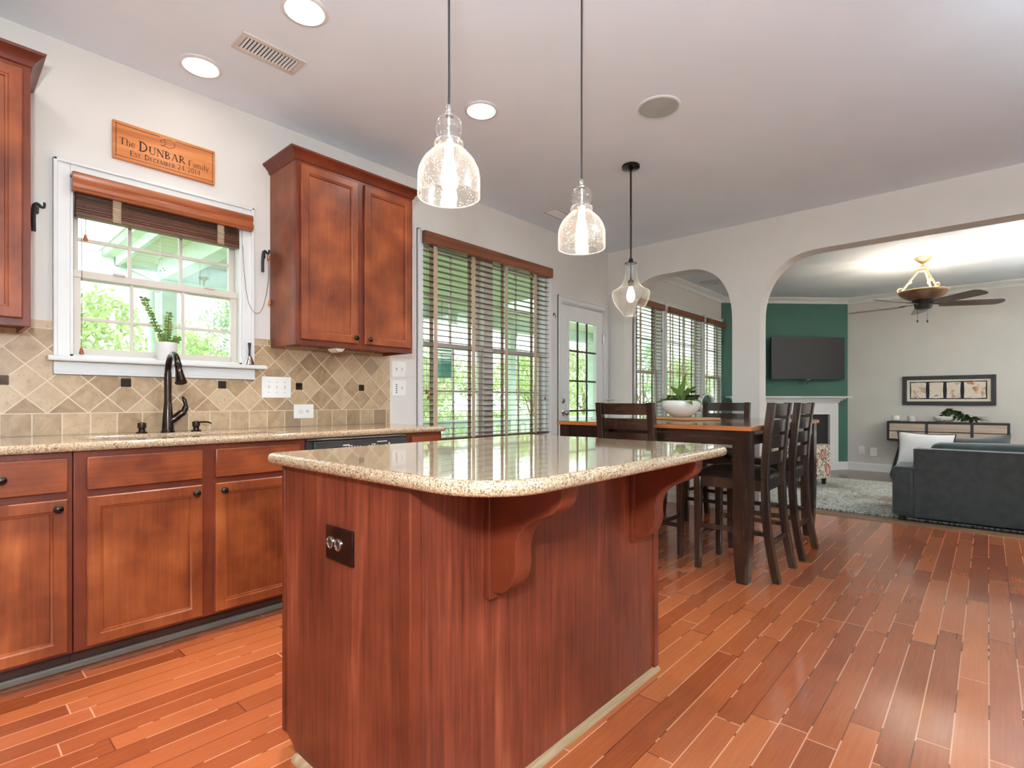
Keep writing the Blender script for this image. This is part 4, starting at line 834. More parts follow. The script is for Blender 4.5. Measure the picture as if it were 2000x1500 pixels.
o=thing('pendant_light','clear glass jug-shaped pendant on a bronze rod over the dining table','pendant light',(px,py,pz))
pr=[(0.0,0.001),(0.047,0.0),(0.057,0.0125),(0.075,0.032),(0.099,0.064),(0.114,0.09),(0.125,0.116),(0.131,0.145),(0.1318,0.162),(0.127,0.173),(0.110,0.183),(0.088,0.196),(0.07,0.213),(0.056,0.235),(0.047,0.262),(0.042,0.295),(0.0405,0.33),(0.040,0.368)]
q=bez([(a,c,0) for a,c in pr],3); b=NB(); lathe(b,[(max(0,v.x),v.y) for v in q],(px,py,pz),56,False,False); obj('glass_shade',b,M['clear'],o,ang=180)
b=NB(); lathe(b,[(0.044,0.366),(0.044,0.37),(0.018,0.38),(0.014,0.40),(0.009,0.404),(0.009,0.41)],(px,py,pz),24); lathe(b,[(0.0065,0.405),(0.0065,H-pz-0.02)],(px,py,pz),12); lathe(b,[(0.008,H-pz-0.035),(0.02,H-pz-0.028),(0.062,H-pz-0.02),(0.064,H-pz-0.006),(0.06,H-pz)],(px,py,pz),32); obj('rod_and_canopy',b,M['bronze'],o)
b=NB(); lathe(b,[(0.0045,0.28),(0.0045,0.366)],(px,py,pz),10); lathe(b,[(0.021,0.203),(0.021,0.245),(0.008,0.258),(0.005,0.285)],(px,py,pz),22); obj('socket',b,M['bronze'],o)
b=NB(); lathe(b,[(0,0.094),(0.014,0.098),(0.026,0.118),(0.029,0.145),(0.022,0.175),(0.013,0.195),(0.013,0.205)],(px,py,pz),22); obj('bulb',b,M['bulb3'],o)
# ------------------------------------------------------------------ wide blind
def slat_blind(label,y0,y1,ztop,zbot,tapes,xw,vz,pitch=0.0455,depth=0.048,cords=()):
    o=thing('wood_blind',label,'blind',(0,(y0+y1)/2,zbot)); tilt=0.03
    b=NB(); prism(b,[(xw[0],vz[0]),(xw[1]-0.004,vz[0]),(xw[1],vz[0]+0.008),(xw[1],vz[1]-0.008),(xw[1]-0.004,vz[1]),(xw[0],vz[1])],'y',y0-0.012,y1+0.012,0.003); obj('valance',b,M['valance_shaded'],o)
    b=NB(); n=int((ztop-zbot-0.03)/pitch); xc=0.001
    for k in range(n): boxc(b,(xc,(y0+y1)/2,zbot+0.045+k*pitch),(depth,y1-y0,0.003),0.001,Matrix.Rotation(tilt,4,'Y'),1)
    obj('slats',b,M['slat'],o); b=NB(); box(b,xc-0.024,xc+0.026,y0,y1,zbot,zbot+0.016,0.004); obj('bottom_rail',b,M['slat'],o)
    for y in tapes:
        b=NB()
        for x,m in ((xc+0.0255,0),(xc-0.0265,1)): box(b,x-0.0008,x+0.0008,y-0.019,y+0.019,zbot+0.01,ztop)
        obj('ladder_tape',b,M['tape'],o)
    for y,zc in cords:
        b=NB(); tube(b,[(0.03,y,ztop),(0.031,y+0.002,(ztop+zc)/2),(0.03,y,zc+0.02)],0.0012,6); cd=obj('pull_cord',b,M['cord'],o); b=NB(); lathe(b,[(0.003,0.032),(0.006,0.024),(0.0105,0.008),(0.010,0.002),(0.006,0)],(0.03,y,zc),12); obj('tassel',b,M['tassel'],cd)
    return o
slat_blind('wide lowered wooden blind with open slats in the large window by the back door',2.505,4.045,2.29,0.735,(2.625,3.03,3.43,3.835),(0.028,0.066),(2.235,2.325),cords=((2.535,1.10),(2.552,1.055),(3.985,2.12),(3.975,1.055)))
TB=[(5.79,5.84,6.20,6.28),(6.655,7.03,7.42),(7.92,8.36)]
for i,(h,tp) in enumerate(zip(LW,[(5.85,6.25),(6.67,7.07,7.47),(7.905,8.33)])):
    slat_blind(['lowered wooden blind in the first living room window, partly behind the glass pendant','lowered wooden blind in the middle living room window, behind the table plant','lowered wooden blind in the last living room window, next to the green wall'][i],h[0]+0.014,h[1]-0.014,h[3]-0.02,h[2]+0.03,tp,(0.028,0.062),(2.222,2.30),0.046,cords=((h[1]-0.05,1.95),(h[1]-0.06,1.05)))
b=NB(); tube(b,bez([(0.0,4.145,1.905),(0.02,4.145,1.905),(0.026,4.145,1.885),(0.02,4.15,1.868),(0.012,4.157,1.872)],4),0.003,8); boxc(b,(0.003,4.145,1.90),(0.006,0.012,0.03),0.002); solo('coat_hook',b,M['iron'],'tiny black hook on the wall just left of the back door','hook')
# ------------------------------------------------------------------ dining table and chairs
tx0,tx1,ty0,ty1=0.86,2.21,3.07,4.66
tb=thing('dining_table','dark counter-height dining table with brown glossy top in front of the arches','table',((tx0+tx1)/2,(ty0+ty1)/2,0))
b=NB(); box(b,tx0,tx1,ty0,ty1,0.872,0.90,0.006); obj('tabletop',b,M['ttop'],tb)
b=NB(); 
for a,c,e,g in ((tx0-0.001,tx1+0.001,ty0-0.0015,ty0+0.004),(tx0-0.001,tx1+0.001,ty1-0.004,ty1+0.0015),(tx0-0.0015,tx0+0.004,ty0,ty1),(tx1-0.004,tx1+0.0015,ty0,ty1)): box(b,a,c,e,g,0.874,0.896,0.001)
obj('edge_band',b,M['tedge'],tb)
b=NB(); i=0.02
for a,c,e,g in ((tx0+i,1.66,ty0+i,ty0+i+0.02),(1.664,tx1-i,ty0+i,ty0+i+0.02),(tx0+i,tx1-i,ty1-i-0.02,ty1-i),(tx0+i,tx0+i+0.02,ty0+i,ty1-i),(tx1-i-0.02,tx1-i,ty0+i,ty1-i)): box(b,a,c,e,g,0.79,0.872,0.002)
obj('apron',b,M['espx'],tb)
for x in (tx0+0.06,tx1-0.06):
    for y in (ty0+0.06,ty1-0.06):
        b=NB(); q=bmesh.new(); L=[(0.0475,0.872),(0.0475,0.45),(0.046,0.3),(0.042,0.15),(0.032,0.0)]; rg=[[q.verts.new((x+sx*r,y+sy*r,z)) for sx,sy in ((-1,-1),(1,-1),(1,1),(-1,1))] for r,z in L]
        for p,c in zip(rg,rg[1:]):
            for k in range(4): q.faces.new((p[k],p[(k+1)%4],c[(k+1)%4],c[k]))
        q.faces.new(rg[0]); q.faces.new(rg[-1]); bmesh.ops.recalc_face_normals(q,faces=q.faces)
        bmesh.ops.bevel(q,geom=[e for e in q.edges if abs(e.verts[0].co.z-e.verts[1].co.z)>0.05],offset=0.006,segments=2,affect='EDGES'); merge(b,q); obj('leg',b,M['espresso'],tb)
def chair(label):
    o=thing('dining_chair',label,'chair',(0,0,0),group='counter-height ladder-back chairs',local=True); hw=0.185; lw=0.022
    prof=[(-0.268,0),(-0.244,0.12),(-0.217,0.30),(-0.205,0.5),(-0.205,0.64),(-0.219,0.85),(-0.240,1.032)]
    c=bez([(a,z,0) for a,z in prof],3); W=[]
    fr=[(p.x+0.021,p.y) for p in c]; bk=[(p.x-0.021,p.y) for p in c]
    for s in (-1,1):
        b=NB(); prism(b,fr+bk[::-1],'x',s*hw-lw,s*hw+lw,0.003,1); obj('rear_leg',b,M['espresso'],o)
        b=NB(); box(b,s*hw-lw,s*hw+lw,0.165,0.21,0.0,0.575,0.004); q=[v for v in b.verts if v.co.z<0.05]
        for v in q: v.co.x=s*hw+(v.co.x-s*hw)*0.78; v.co.y=0.1875+(v.co.y-0.1875)*0.78
        obj('front_leg',b,M['espresso'],o)
        b=NB(); box(b,s*hw-0.010,s*hw+0.010,-0.2,0.17,0.515,0.585,0.003); obj('seat_rail',b,M['espresso'],o)
        b=NB(); box(b,s*hw-0.009,s*hw+0.009,-0.215,0.17,0.255,0.285,0.003); obj('stretcher',b,M['espresso'],o)
    b=NB(); box(b,-hw+0.02,hw-0.02,0.18,0.2,0.515,0.585,0.003); box(b,-hw+0.02,hw-0.02,-0.212,-0.195,0.515,0.585,0.003); obj('seat_rail',b,M['espx'],o)
    b=NB(); box(b,-hw+0.02,hw-0.02,0.178,0.197,0.185,0.215,0.003); obj('stretcher',b,M['espx'],o)
    b=NB(); box(b,-hw+0.02,hw-0.02,-0.242,-0.224,0.20,0.23,0.003); obj('stretcher',b,M['espx'],o)
    q=bmesh.new(); nx=14; g=[]
    for iy in range(nx+1):
        for ix in range(nx+1):
            u=ix/nx*2-1; v=iy/nx*2-1; e=max(abs(u),abs(v)); z=0.590+0.05*(1-abs(u)**4)*(1-abs(v)**4)**0.9; g.append(q.verts.new((u*(hw+0.03)*(1-0.02*abs(v)**6),0.0+v*0.222*(1-0.02*abs(u)**6)+0.008,z)))
    for iy in range(nx):
        for ix in range(nx): k=iy*(nx+1)+ix; q.faces.new((g[k],g[k+1],g[k+nx+2],g[k+nx+1]))
    r=bmesh.ops.extrude_face_region(q,geom=list(q.faces))
    for v in [v for v in r['geom'] if isinstance(v,bmesh.types.BMVert)]: v.co.z=0.580; v.co.x*=0.95; v.co.y*=0.95
    bmesh.ops.recalc_face_normals(q,faces=q.faces); obj('seat_cushion',q,M['leather'],o,ang=70)
    def yb(z):
        for p,n in zip(c,c[1:]):
            if p.y<=z<=n.y: return p.x+(n.x-p.x)*(z-p.y)/(n.y-p.y)
        return c[-1].x
    for z0,z1 in ((0.955,1.028),(0.86,0.932),(0.765,0.838),(0.67,0.743)):
        b=NB(); N_=10; zs=(z0,z1); vs=[]
        for k in range(N_+1):
            x=-hw+lw*0.6+(2*hw-1.2*lw)*k/N_; bow=-0.022*(1-(2*k/N_-1)**2); row=[]
            for z,dy in ((z0,-0.008),(z1,-0.008),(z1,0.008),(z0,0.008)): row.append(b.verts.new((x,yb(z)+bow+dy,z)))
            vs.append(row)
        for p,n in zip(vs,vs[1:]):
            for k in range(4): b.faces.new((p[k],p[(k+1)%4],n[(k+1)%4],n[k]))
        b.faces.new(vs[0]); b.faces.new(vs[-1]); bmesh.ops.recalc_face_normals(b,faces=b.faces); obj('back_slat',b,M['espx'],o)
    return o
ch=chair('dark ladder-back counter chair at the right side of the table, nearer the camera')
ch.location=(2.022,3.43,0); ch.rotation_euler=(0,0,R(91.5))
dup(ch,(2.018,4.02,0),R(91),'dark ladder-back counter chair at the right side of the table, farther from the camera')
dup(ch,(1.455,3.235,0),R(0),'dark ladder-back counter chair with its back to the island, tucked under the near side')
dup(ch,(1.432,4.60,0),R(180),'dark ladder-back counter chair on the far side of the table under the small arch')
# board, bowl plant
bd=thing('serving_board','rectangular acacia serving board lying on the dining table under the plant bowl','board',(1.43,3.9,0.9),R(-28),local=True)
b=NB(); box(b,-0.26,0.26,-0.15,0.15,0.001,0.019,0.005); obj('board',b,M['lightwood'],bd); b=NB(); prism(b,rrect(-0.345,-0.25,-0.035,0.035,0.03,5),'z',0.001,0.019,0.004); obj('handle',b,M['lightwood'],bd)
bp=thing('potted_plant','broad-leaved green plant in a round white ceramic bowl on the table','plant',(1.43,3.9,0.9195),local=True)
b=NB(); q=bez([(a,c,0) for a,c in [(0.05,0.0),(0.062,0.004),(0.10,0.025),(0.132,0.058),(0.145,0.09),(0.143,0.118),(0.136,0.128)]],4); lathe(b,[(v.x,v.y) for v in q]+[(0.128,0.126),(0.124,0.112)],(0,0,0),48,True,False); obj('bowl',b,M['ceramic'],bp)
b=NB(); lathe(b,[(0.125,0.112),(0.08,0.118),(0,0.12)],(0,0,0),32,False); obj('soil',b,M['soil'],bp)
random.seed(11)
for az,el,L,W,dr in [(60,80,0.19,0.055,0.05),(150,50,0.17,0.06,0.25),(-20,48,0.18,0.062,0.3),(200,20,0.15,0.05,0.5),(230,15,0.16,0.05,0.35),(340,15,0.16,0.052,0.4),(300,25,0.13,0.05,0.45),(260,30,0.12,0.05,0.5),(20,25,0.15,0.05,0.4),(100,40,0.14,0.05,0.4),(180,10,0.17,0.055,0.3),(-45,8,0.17,0.055,0.3),(5,65,0.13,0.045,0.3),(120,65,0.13,0.045,0.2)]:
    b=NB(); d=(math.cos(R(az))*math.cos(R(el)),math.sin(R(az))*math.cos(R(el)),math.sin(R(el))); s=Vector(d)*0.05+Vector((0,0,0.115)); tube(b,[(d[0]*0.01,d[1]*0.01,0.116),s],0.003,6); leaf(b,s,d,L,W,dr,0.25,6); obj('leaf',b,M['leafg'],bp,ang=180)
# ------------------------------------------------------------------ living room
b=NB(); box(b,0.45,4.2,6.2,8.78,LF+0.0005,LF+0.012,0.003); solo('area_rug',b,M['rug'],'pale distressed area rug with dark pattern on the living room floor','rug',(2.3,7.5,LF))
# sofa
sf=thing('sofa','charcoal green velvet sofa seen from behind at the right edge','sofa',(3.6,6.4,LF)); FZ=LF
b=NB(); box(b,2.69,4.9,5.98,6.16,FZ+0.06,0.612,0.012,3); obj('back_frame',b,M['sofa'],sf)
for x0,x1 in ((2.527,2.692),(4.9,5.06)): b=NB(); box(b,x0,x1,5.985,6.92,FZ+0.06,0.44,0.03,4); obj('arm',b,M['sofa'],sf)
b=NB(); box(b,2.69,4.9,6.1,6.88,FZ+0.06,0.20,0.012); obj('seat_base',b,M['sofa'],sf)
b=NB(); tube(b,[(2.692,5.981,0.609),(4.9,5.981,0.609)],0.005,8); tube(b,[(2.692,5.981,0.609),(2.692,5.981,0.43)],0.005,8); obj('welt_piping',b,M['velvet'],sf)
def pillow(bm,w,h,t,n=14,crown_=0.0,pw=2.6):
    q=bmesh.new(); F=[];Bk=[]
    for side,L in ((1,F),(-1,Bk)):
        for j in range(n+1):
            for i in range(n+1):
                u=i/n*2-1; v=j/n*2-1; d=((1-abs(u)**pw)*(1-abs(v)**pw))**0.6; pin=1-0.10*(1-abs(v)**2)*abs(u)-0.0; pv=1-0.10*(1-abs(u)**2)*abs(v)
                L.append(q.verts.new((u*w/2*pin,side*t/2*d,v*h/2*pv)))
        for j in range(n):
            for i in range(n): k=j*(n+1)+i; f=(L[k],L[k+1],L[k+n+2],L[k+n+1]); q.faces.new(f if side<0 else f[::-1])
    bmesh.ops.remove_doubles(q,verts=q.verts,dist=1e-5); bmesh.ops.recalc_face_normals(q,faces=q.faces); return merge(bm,q)
for i,x in enumerate((3.42,4.42)):
    b=NB(); t=bmesh.new(); box(t,-0.5,0.5,-0.1,0.1,-0.24,0.24,0.07,5)
    for v in t.verts: v.co.z+=0.012*math.sin(v.co.x*17)*(1 if v.co.z>0.1 else 0)
    bmesh.ops.rotate(t,cent=(0,0,0),matrix=Matrix.Rotation(-0.12,3,'X'),verts=t.verts); bmesh.ops.translate(t,vec=(x-0.13,6.28,0.43),verts=t.verts); merge(b,t); obj('back_cushion',b,M['velvet'],sf)
    b=NB(); box(b,x-0.66 if i==0 else x-0.62,x+0.36 if i==0 else x+0.46,6.2,6.9,0.2,0.36,0.04,4); obj('seat_cushion',b,M['velvet'],sf)
for x in (2.6,4.98):
    for y in (6.04,6.84): b=NB(); lathe(b,[(0.02,0),(0.028,0.072)],(x,y,FZ+(0.013 if y>6.1 else 0.0)),12); obj('foot',b,M['black'],sf)
pl_=thing('throw_pillow','white throw pillow with black piping propped in the left corner of the sofa','pillow',(2.73,6.56,0.37),R(6),local=True)
Mx=Matrix.Translation((0,0.02,0.185))@Matrix.Rotation(R(-18),4,'X')@Matrix.Rotation(R(3),4,'Y')
b=NB(); t=bmesh.new(); pillow(t,0.46,0.37,0.13); bmesh.ops.transform(t,matrix=Mx,verts=t.verts); merge(b,t); obj('cover',b,M['linen'],pl_,ang=180)
b=NB(); n=24; E_=[]
for s in range(4):
    for k in range(n):
        u=k/n*2-1; a=0.23; h_=0.185; f=1-0.10*(1-u*u); E_.append([(u*a,-h_*f),(a*f,u*h_),(-u*a,h_*f),(-a*f,-u*h_)][s])
tube(b,[Mx@Vector((x,0,z)) for x,z in E_+[E_[0]]],0.005,6); obj('piping',b,M['pipe'],pl_)
b=NB(); t=bmesh.new(); pillow(t,0.48,0.34,0.16); bmesh.ops.transform(t,matrix=Matrix.Translation((3.13,6.72,0.545))@Matrix.Rotation(R(-16),4,'X')@Matrix.Rotation(R(-6),4,'Y'),verts=t.verts); merge(b,t); solo('throw_pillow',b,M['velvet'],'dark teal velvet pillow on the sofa behind the white pillow','pillow',(3.13,6.72,0.37))
# armchair
ac=thing('armchair','armchair in cream medallion print fabric, half hidden behind the ladder-back chairs','armchair',(1.2,7.72,LF),R(-8),local=True); z=0.012
b=NB(); box(b,0.25,0.40,-0.36,0.36,0.10,0.545,0.035,4); obj('arm',b,M['print'],ac); b=NB(); box(b,-0.40,-0.25,-0.36,0.36,0.10,0.545,0.035,4); obj('arm',b,M['print'],ac)
b=NB(); box(b,-0.25,0.25,-0.36,-0.20,0.12,0.72,0.04,4); obj('backrest',b,M['print'],ac); b=NB(); box(b,-0.25,0.25,-0.2,0.37,0.12,0.42,0.04,4); obj('seat',b,M['print'],ac)
for x in (-0.33,0.33):
    for y in (-0.3,0.3): b=NB(); lathe(b,[(0.022,0.0125),(0.034,0.11)],(x,y,0),4); obj('leg',b,M['black'],ac)
# TV + fireplace on the corner wall: local frame u along the wall, v out of it
hc=Vector((0.745,9.305,0)); ud=Vector((0.7071,0.7071,0)); MH=Matrix.Translation(hc)@Matrix.Rotation(R(45),4,'Z')
def hearth(bm): return bm
ta=R(45)
tv=thing('television','black flat television on a swivel mount above the fireplace','television',(0.745+0.13*0.7071+0.21,9.305-0.13*0.7071+0.21,1.39),R(45+1),local=True)
TW,TH=1.22,0.675
b=NB(); box(b,-TW/2,TW/2,-0.02,0.02,0,TH,0.006); t=b; obj('bezel',b,M['black'],tv); b=NB(); box(b,-TW/2+0.012,TW/2-0.012,-0.0212,-0.018,0.016,TH-0.012); obj('screen',b,M['tvs'],tv)
b=NB(); box(b,-0.09,0.09,0.02,0.04,0.2,0.5,0.004); box(b,-0.02,0.02,0.03,0.118,0.3,0.4,0.004); obj('wall_mount',b,M['black'],tv); b=NB(); box(b,-0.03,0.03,-0.024,-0.016,-0.008,0.004,0.002); obj('sensor_bar',b,M['grey'],tv)
b=NB(); tube(b,bez([(-0.12,0.02,0.05),(-0.13,0.015,-0.04),(-0.07,0.015,-0.075),(-0.05,0.015,-0.02),(0.0,0.015,-0.07),(0.02,0.015,-0.03),(0.01,0.02,0.05)],5),0.004,6); obj('cable',b,M['black'],tv)
fp=thing('fireplace','white mantel fireplace surround with black firebox in the green corner','fireplace',(0.745,9.305,LF),R(45),local=True); z=-LF
b=NB(); prism(b,[(0,1.098),(-0.20,1.098),(-0.20,1.122),(0,1.122)],'x',-0.985,0.985,0.004); obj('mantel_shelf',b,M['white'],fp)
for o_ in fp.children: pass
def fbox(bm,u0,u1,v,z0,z1,b_=0.003): box(bm,u0,u1,-v,-0.001,z0+z,z1+z,b_)
fp.children[0].location=(0,0,z)
b=NB()
for d_,z0,z1 in ((0.16,1.075,1.098),(0.13,1.05,1.076),(0.10,1.02,1.051)): fbox(b,-0.86-(d_-0.1),0.86+(d_-0.1),d_,z0,z1,0.006)
obj('mantel_moulding',b,M['white'],fp)
b=NB(); fbox(b,-0.85,0.85,0.07,0.845,1.022); fbox(b,-0.85,-0.705,0.07,LF,0.846); fbox(b,0.705,0.85,0.07,LF,0.846); fbox(b,-0.72,0.72,0.085,0.83,0.86); fbox(b,-0.725,-0.70,0.085,LF,0.86); fbox(b,0.70,0.725,0.085,LF,0.86); obj('surround',b,M['white'],fp)
b=NB(); fbox(b,-0.70,0.70,0.03,LF,0.83); obj('tile_slip',b,M['firebox'],fp); b=NB(); fbox(b,-0.45,0.45,0.036,0.05,0.68); obj('firebox_glass',b,M['blackgl'],fp); b=NB()
for a,c,e,g in ((-0.46,0.46,0.68,0.70),(-0.46,0.46,0.03,0.05),(-0.46,-0.44,0.05,0.68),(0.44,0.46,0.05,0.68)): fbox(b,a,c,0.045,e,g)
obj('firebox_frame',b,M['black'],fp)
# picture
pc=thing('framed_picture','long black framed picture of four small abstract panels above the console','picture',(2.744,10.04,0.985)); yb_=10.049
b=NB(); 
for a,c,e,g in ((2.213,3.275,1.365,1.42),(2.213,3.275,0.985,1.04),(2.213,2.268,1.04,1.365),(3.22,3.275,1.04,1.365)): box(b,a,c,yb_-0.03,yb_,e,g,0.004)
obj('frame',b,M['black'],pc); b=NB(); box(b,2.26,3.23,yb_-0.012,yb_-0.004,1.03,1.375); obj('mat_board',b,M['sand'],pc); b=NB(); box(b,2.305,3.18,yb_-0.0145,yb_-0.010,1.075,1.335); obj('inner_mat',b,M['navy'],pc)
for k,(x0,x1) in enumerate(((2.316,2.50),(2.535,2.70),(2.735,2.895),(2.93,3.168))):
    b=NB(); ev=[(x0,1.09),((x0+x1)/2,1.086),(x1,1.092),(x1-0.006,1.2),(x1,1.32),((x0+x1)/2,1.324),(x0,1.318),(x0+0.005,1.2)]; prism(b,ev,'y',yb_-0.0165,yb_-0.014); obj('art_panel',b,m_art(k),pc)
# console
cn=thing('console_table','black console with whitewashed wood drawers on splayed legs along the far wall','console',(2.73,9.9,LF)); y0,y1=9.74,10.03
b=NB(); box(b,2.05,3.41,y0,y1,0.715,0.742,0.003); box(b,2.05,3.41,y0,y1,0.452,0.478,0.003); 
for x0,x1 in ((2.05,2.078),(3.382,3.41),(2.508,2.538),(3.008,3.038)): box(b,x0,x1,y0,y1,0.478,0.715,0.002)
box(b,2.06,3.40,y1-0.01,y1,0.46,0.73); obj('case',b,M['black'],cn)
for x0,x1 in ((2.08,2.506),(2.54,3.006),(3.04,3.38)):
    for z0,z1 in ((0.481,0.590),(0.602,0.712)):
        b=NB(); box(b,x0,x1,y0+0.002,y0+0.2,z0,z1,0.002); d=obj('drawer',b,M['pantry'],cn); xm=(x0+x1)/2; b=NB(); q=[(xm-0.055+0.11*k/10,(z0+z1)/2+0.018-0.02*math.sin(PI*k/10)) for k in range(11)]; prism(b,[(x,zz) for x,zz in q]+[(xm+0.055,(z0+z1)/2+0.024),(xm-0.055,(z0+z1)/2+0.024)],'y',y0-0.006,y0+0.003); obj('handle_lip',b,M['pantry'],d)
for x,dx in ((2.24,-0.14),(3.22,0.14)):
    for y,dy in ((y0+0.05,-0.03),(y1-0.05,0.02)): b=NB(); tube(b,[(x,y,0.452),(x+dx,y+dy,LF+0.001)],[0.032,0.018],14); obj('leg',b,M['black'],cn)
b=NB(); lathe(b,[(0.03,0),(0.05,0.012),(0.056,0.045),(0.05,0.078),(0.036,0.088),(0.033,0.086),(0.045,0.07),(0.05,0.045),(0.04,0.012),(0,0.008)],(2.15,9.85,0.743),28); solo('candle_holder',b,M['ceramic'],'round white glazed candle holder at the left end of the console','candle holder')
b=NB(); lathe(b,[(0.048,0),(0.05,0.003),(0.05,0.078),(0.046,0.08),(0.044,0.07),(0,0.068)],(2.342,9.85,0.743),28); solo('candle',b,M['matte'],'straight cream pillar candle jar beside the round white holder','candle')
cp=thing('trailing_plant','trailing leafy plant in a shallow white bowl on the console under the picture','plant',(2.714,9.86,0.743)); b=NB(); lathe(b,[(0.06,0),(0.085,0.012),(0.117,0.045),(0.124,0.075),(0.116,0.082),(0.108,0.07),(0,0.062)],(2.714,9.86,0.743),36); obj('bowl',b,M['ceramic'],cp)
random.seed(21); V_=bez([(2.72,9.84,0.81),(2.76,9.83,0.90),(2.84,9.83,0.885),(2.92,9.83,0.83),(3.0,9.83,0.80),(3.07,9.83,0.80)],7); b=NB(); tube(b,V_,0.004,6); v=obj('vine',b,M['stem'],cp); b=NB()
for i,p in enumerate(V_):
    for s in range(5): leaf(b,p,(random.uniform(-1,1),random.uniform(-1,0.3),random.uniform(-0.3,0.8)),random.uniform(0.07,0.11),random.uniform(0.035,0.05),0.5,0.2,4)
for k in range(5): leaf(b,V_[-1],(1,random.uniform(-0.3,0.2),random.uniform(-0.2,0.5)),0.16,0.03,0.3,0.2,4)
obj('leaves',b,M['leafd'],v,ang=180)
def plug(name,label,x,items):
    pass
o=thing('wall_outlet','white outlet with round plug-in low on the far wall, nearer the fireplace','outlet',(1.685,10.045,0.21)); b=NB(); box(b,1.64,1.725,10.043,10.0495,0.20,0.325,0.002); obj('cover',b,M['plate'],o); b=NB(); lathe(b,[(0.025,0),(0.024,0.02),(0,0.022)],(1.682,10.043,0.295),20,M=RXm); obj('plug_in',b,M['plate'],o); b=NB(); box(b,1.665,1.70,10.02,10.043,0.21,0.255,0.003); obj('plug',b,M['cream'],o)
o=thing('wall_box','white plug-in box with lead low on the far wall, nearer the console','wall box',(1.84,10.03,0.18)); b=NB(); box(b,1.80,1.89,10.015,10.0495,0.175,0.31,0.005); obj('housing',b,M['plate'],o); b=NB(); box(b,1.838,1.848,10.013,10.016,0.268,0.274); obj('indicator',b,M['grey'],o); b=NB(); tube(b,[(1.81,10.03,0.18),(1.72,10.02,0.155)],0.006,8); obj('lead',b,M['plate'],o)
b=NB(); box(b,0.0005,0.008,8.74,8.80,1.0,1.09,0.002); solo('light_switch',b,M['plate'],'tiny white switch plate on the living room wall beside the last window','switch')
o=thing('air_vent','square white ceiling diffuser in the living room seen through the small arch','air vent',(0.33,7.4,H),group='ceiling vents'); b=NB()
for k,r in enumerate((0.15,0.11,0.07)):
    for a,c,e,g in ((-r,r,-r,-r+0.025),(-r,r,r-0.025,r),(-r,-r+0.025,-r,r),(r-0.025,r,-r,r)): box(b,0.35+a,0.35+c,7.4+e,7.4+g,H-0.012-0.004*k,H-0.0005)
obj('frame',b,M['plate'],o)
# telescope
ts=thing('telescope','black telescope tube with white front ring on a tripod by the living room windows','telescope',(0.35,6.55,LF)); cz=1.02; RT=Matrix.Rotation(PI/2,4,'Y')@Matrix.Identity(4); RZ=Matrix.Rotation(R(-20),4,'Z')
b=NB(); lathe(b,[(0.0,0),(0.105,0.0),(0.105,0.66)],(-0.01,6.68,cz),32,False,False,RZ@RT); obj('tube',b,M['blackgl'],ts)
tip=Vector((-0.01,6.68,cz))+RZ@Vector((0.66,0,0)); b=NB(); lathe(b,[(0.112,-0.05),(0.118,-0.045),(0.118,0.012),(0.112,0.016),(0.098,0.012),(0.098,-0.05)],tip,32,False,False,RZ@RT); obj('front_ring',b,M['ceramic'],ts)
b=NB(); lathe(b,[(0.098,-0.02),(0.0,-0.03)],tip,32,False,False,RZ@RT); lathe(b,[(0.03,-0.02),(0.028,0.004),(0,0.005)],tip,20,False,True,RZ@RT); obj('corrector_plate',b,M['tealgl'],ts)
b=NB(); c0=Vector((-0.01,6.68,cz))+RZ@Vector((0.36,0,0)); tube(b,[c0+Vector((0,0,0.1)),c0+Vector((0,0,0.14))],0.012,8); tube(b,[c0+RZ@Vector((-0.08,0,0.145)),c0+RZ@Vector((0.1,0,0.145))],0.017,12); obj('finder_scope',b,M['black'],ts)
b=NB(); tube(b,[tip+RZ@Vector((-0.03,-0.09,-0.02)),tip+RZ@Vector((0.02,-0.14,-0.01))],0.018,10); obj('focus_knob',b,M['black'],ts)
b=NB(); lathe(b,[(0.05,0.70),(0.05,0.80),(0.03,0.82),(0.028,0.925)],(c0.x,c0.y,0),20); obj('mount',b,M['black'],ts)
for k in range(3): a=R(90+120*k); b=NB(); tube(b,[(c0.x+0.04*math.cos(a),c0.y+0.04*math.sin(a),0.73),(c0.x+0.38*math.cos(a),c0.y+0.33*math.sin(a),LF+0.013)],[0.02,0.014],10); obj('tripod_leg',b,M['black'],ts)
fl_=thing('added_floor_lamp','added torchiere for fill light by the right wall of the living room, outside the frame','lamp',(5.05,7.4,LF)); b=NB(); lathe(b,[(0.15,0.001),(0.15,0.02),(0.03,0.04),(0.014,0.06),(0.014,1.76),(0.03,1.78)],(5.05,7.4,LF),32); obj('stand',b,M['bronze'],fl_)  # added lamp out of view, lifts the living room brightness
b=NB(); q=[(0.03,1.75),(0.10,1.78),(0.16,1.84),(0.185,1.90)]; lathe(b,q+[(r-0.005,z+0.003) for r,z in q[::-1]],(5.05,7.4,LF),36,False,False); obj('lamp_shade',b,M['fanbowl'],fl_)
for k in range(3): a=R(120*k); b=NB(); lathe(b,[(0,0),(0.022,0.01),(0.027,0.032),(0.018,0.055),(0,0.062)],(5.05+0.06*math.cos(a),7.4+0.06*math.sin(a),LF+1.79),16); obj('bulb',b,M['fill_bulb_neutral'],fl_)
